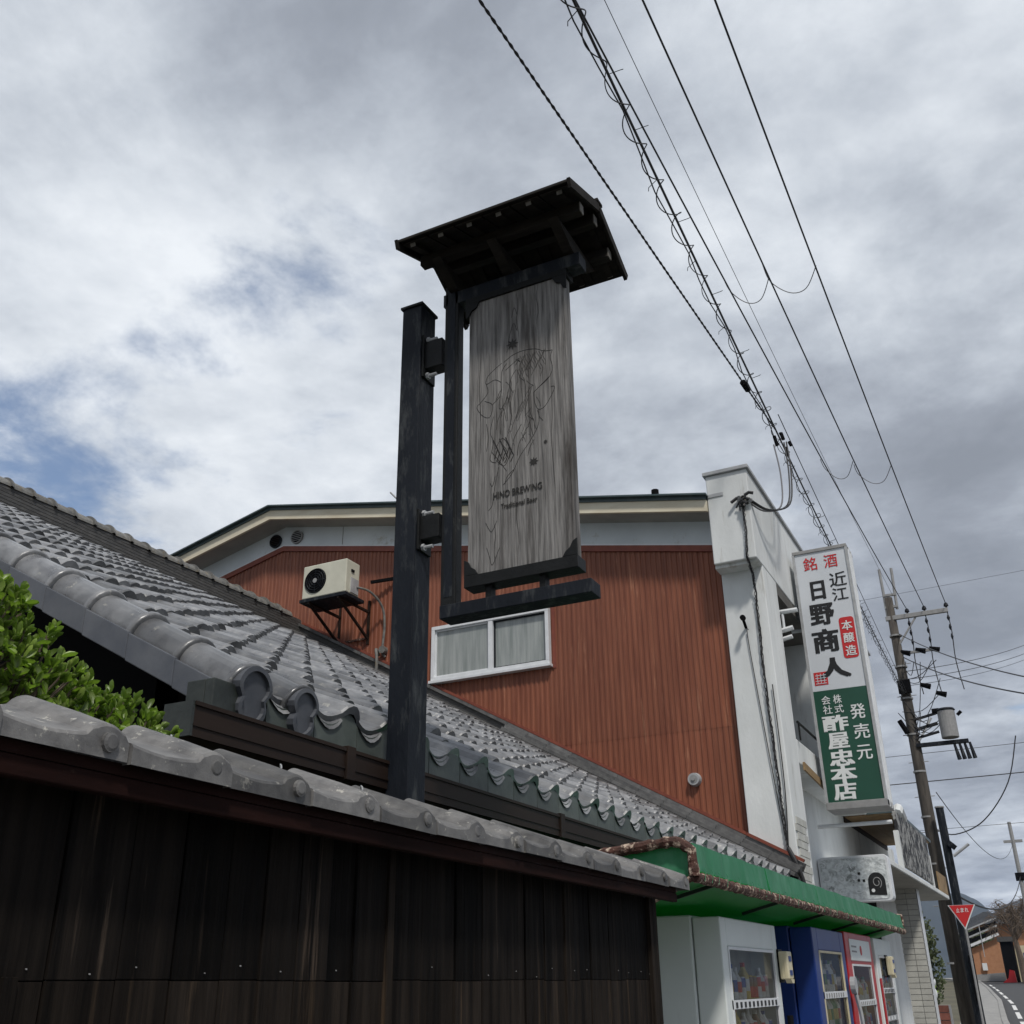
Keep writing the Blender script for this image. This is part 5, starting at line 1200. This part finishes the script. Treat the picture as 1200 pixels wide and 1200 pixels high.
for i, (x_, y_, h) in enumerate(((-14, 90, 4.2), (-18, 120, 5.5), (-10, 135, 4.6))):
    shrub('far_tree', ('small dark far tree left of the orange house', 'rounded dark far tree in the distance behind the column', 'dark far tree rising behind the black roof')[i], (x_, y_, gz(y_)+h*.6), (2.6, 2.4, h*.5), 1600, .5)
pl = thing('brick_planter', 'low red brown brick planter at the foot of the shrub', 'planter', (-2.9, 24, gz(24)))
MB().box(-3.34, -2.46, 24.02, 24.5, 0, 1.15).build('planter_core', 'grey', pl)
for r_ in range(8):
    for c_ in range(4): MB().box(-3.35+c_*.225, -3.135+c_*.225, 24.0, 24.05, .06+r_*.138, .185+r_*.138).build('brick', 'brick', pl)
pa_ = thing('painted_ornament', 'white and black rounded garden ornament on the planter', 'ornament', (-2.75, 24, 1.2))
for c_, r_, m_ in (((-2.79, 24.0, 1.36), .17, 'letterwhite'), ((-2.74, 23.95, 1.58), .13, 'letterwhite'), ((-2.85, 23.93, 1.60), .055, 'black'), ((-2.66, 23.88, 1.66), .05, 'black'), ((-2.72, 23.84, 1.40), .07, 'black')):
    s_ = MB(); n1 = 8; pr_ = []
    pts = [(c_[0], c_[1], c_[2]-r_+2*r_*i/n1) for i in range(n1+1)]
    s_.tube(pts, [max(.004, r_*math.sqrt(max(0, 1-(2*i/n1-1)**2))) for i in range(n1+1)], 12); s_.build('rounded_lobe', m_, pa_, smooth=True)
tag(MB().box(-2.5, -1.9, 27, 27.4, .2, .55).build('white_block', 'alu'), 'low white kerbside block beside the utility pole foot', 'block')

# ================================================================ HAZE
hz = bpy.data.materials.new('air_haze'); hz.use_nodes = True; t = hz.node_tree; t.nodes.clear()
o_ = t.nodes.new('ShaderNodeOutputMaterial'); v_ = t.nodes.new('ShaderNodeVolumePrincipled'); v_.inputs['Color'].default_value = (.55, .70, .98, 1); v_.inputs['Density'].default_value = .00010; v_.inputs['Anisotropy'].default_value = 0.0
t.links.new(v_.outputs[0], o_.inputs['Volume']); MT['haze'] = hz
stuff(MB().box(-3100, 3100, -320, 4200, -2, 290).build('haze', 'haze'))
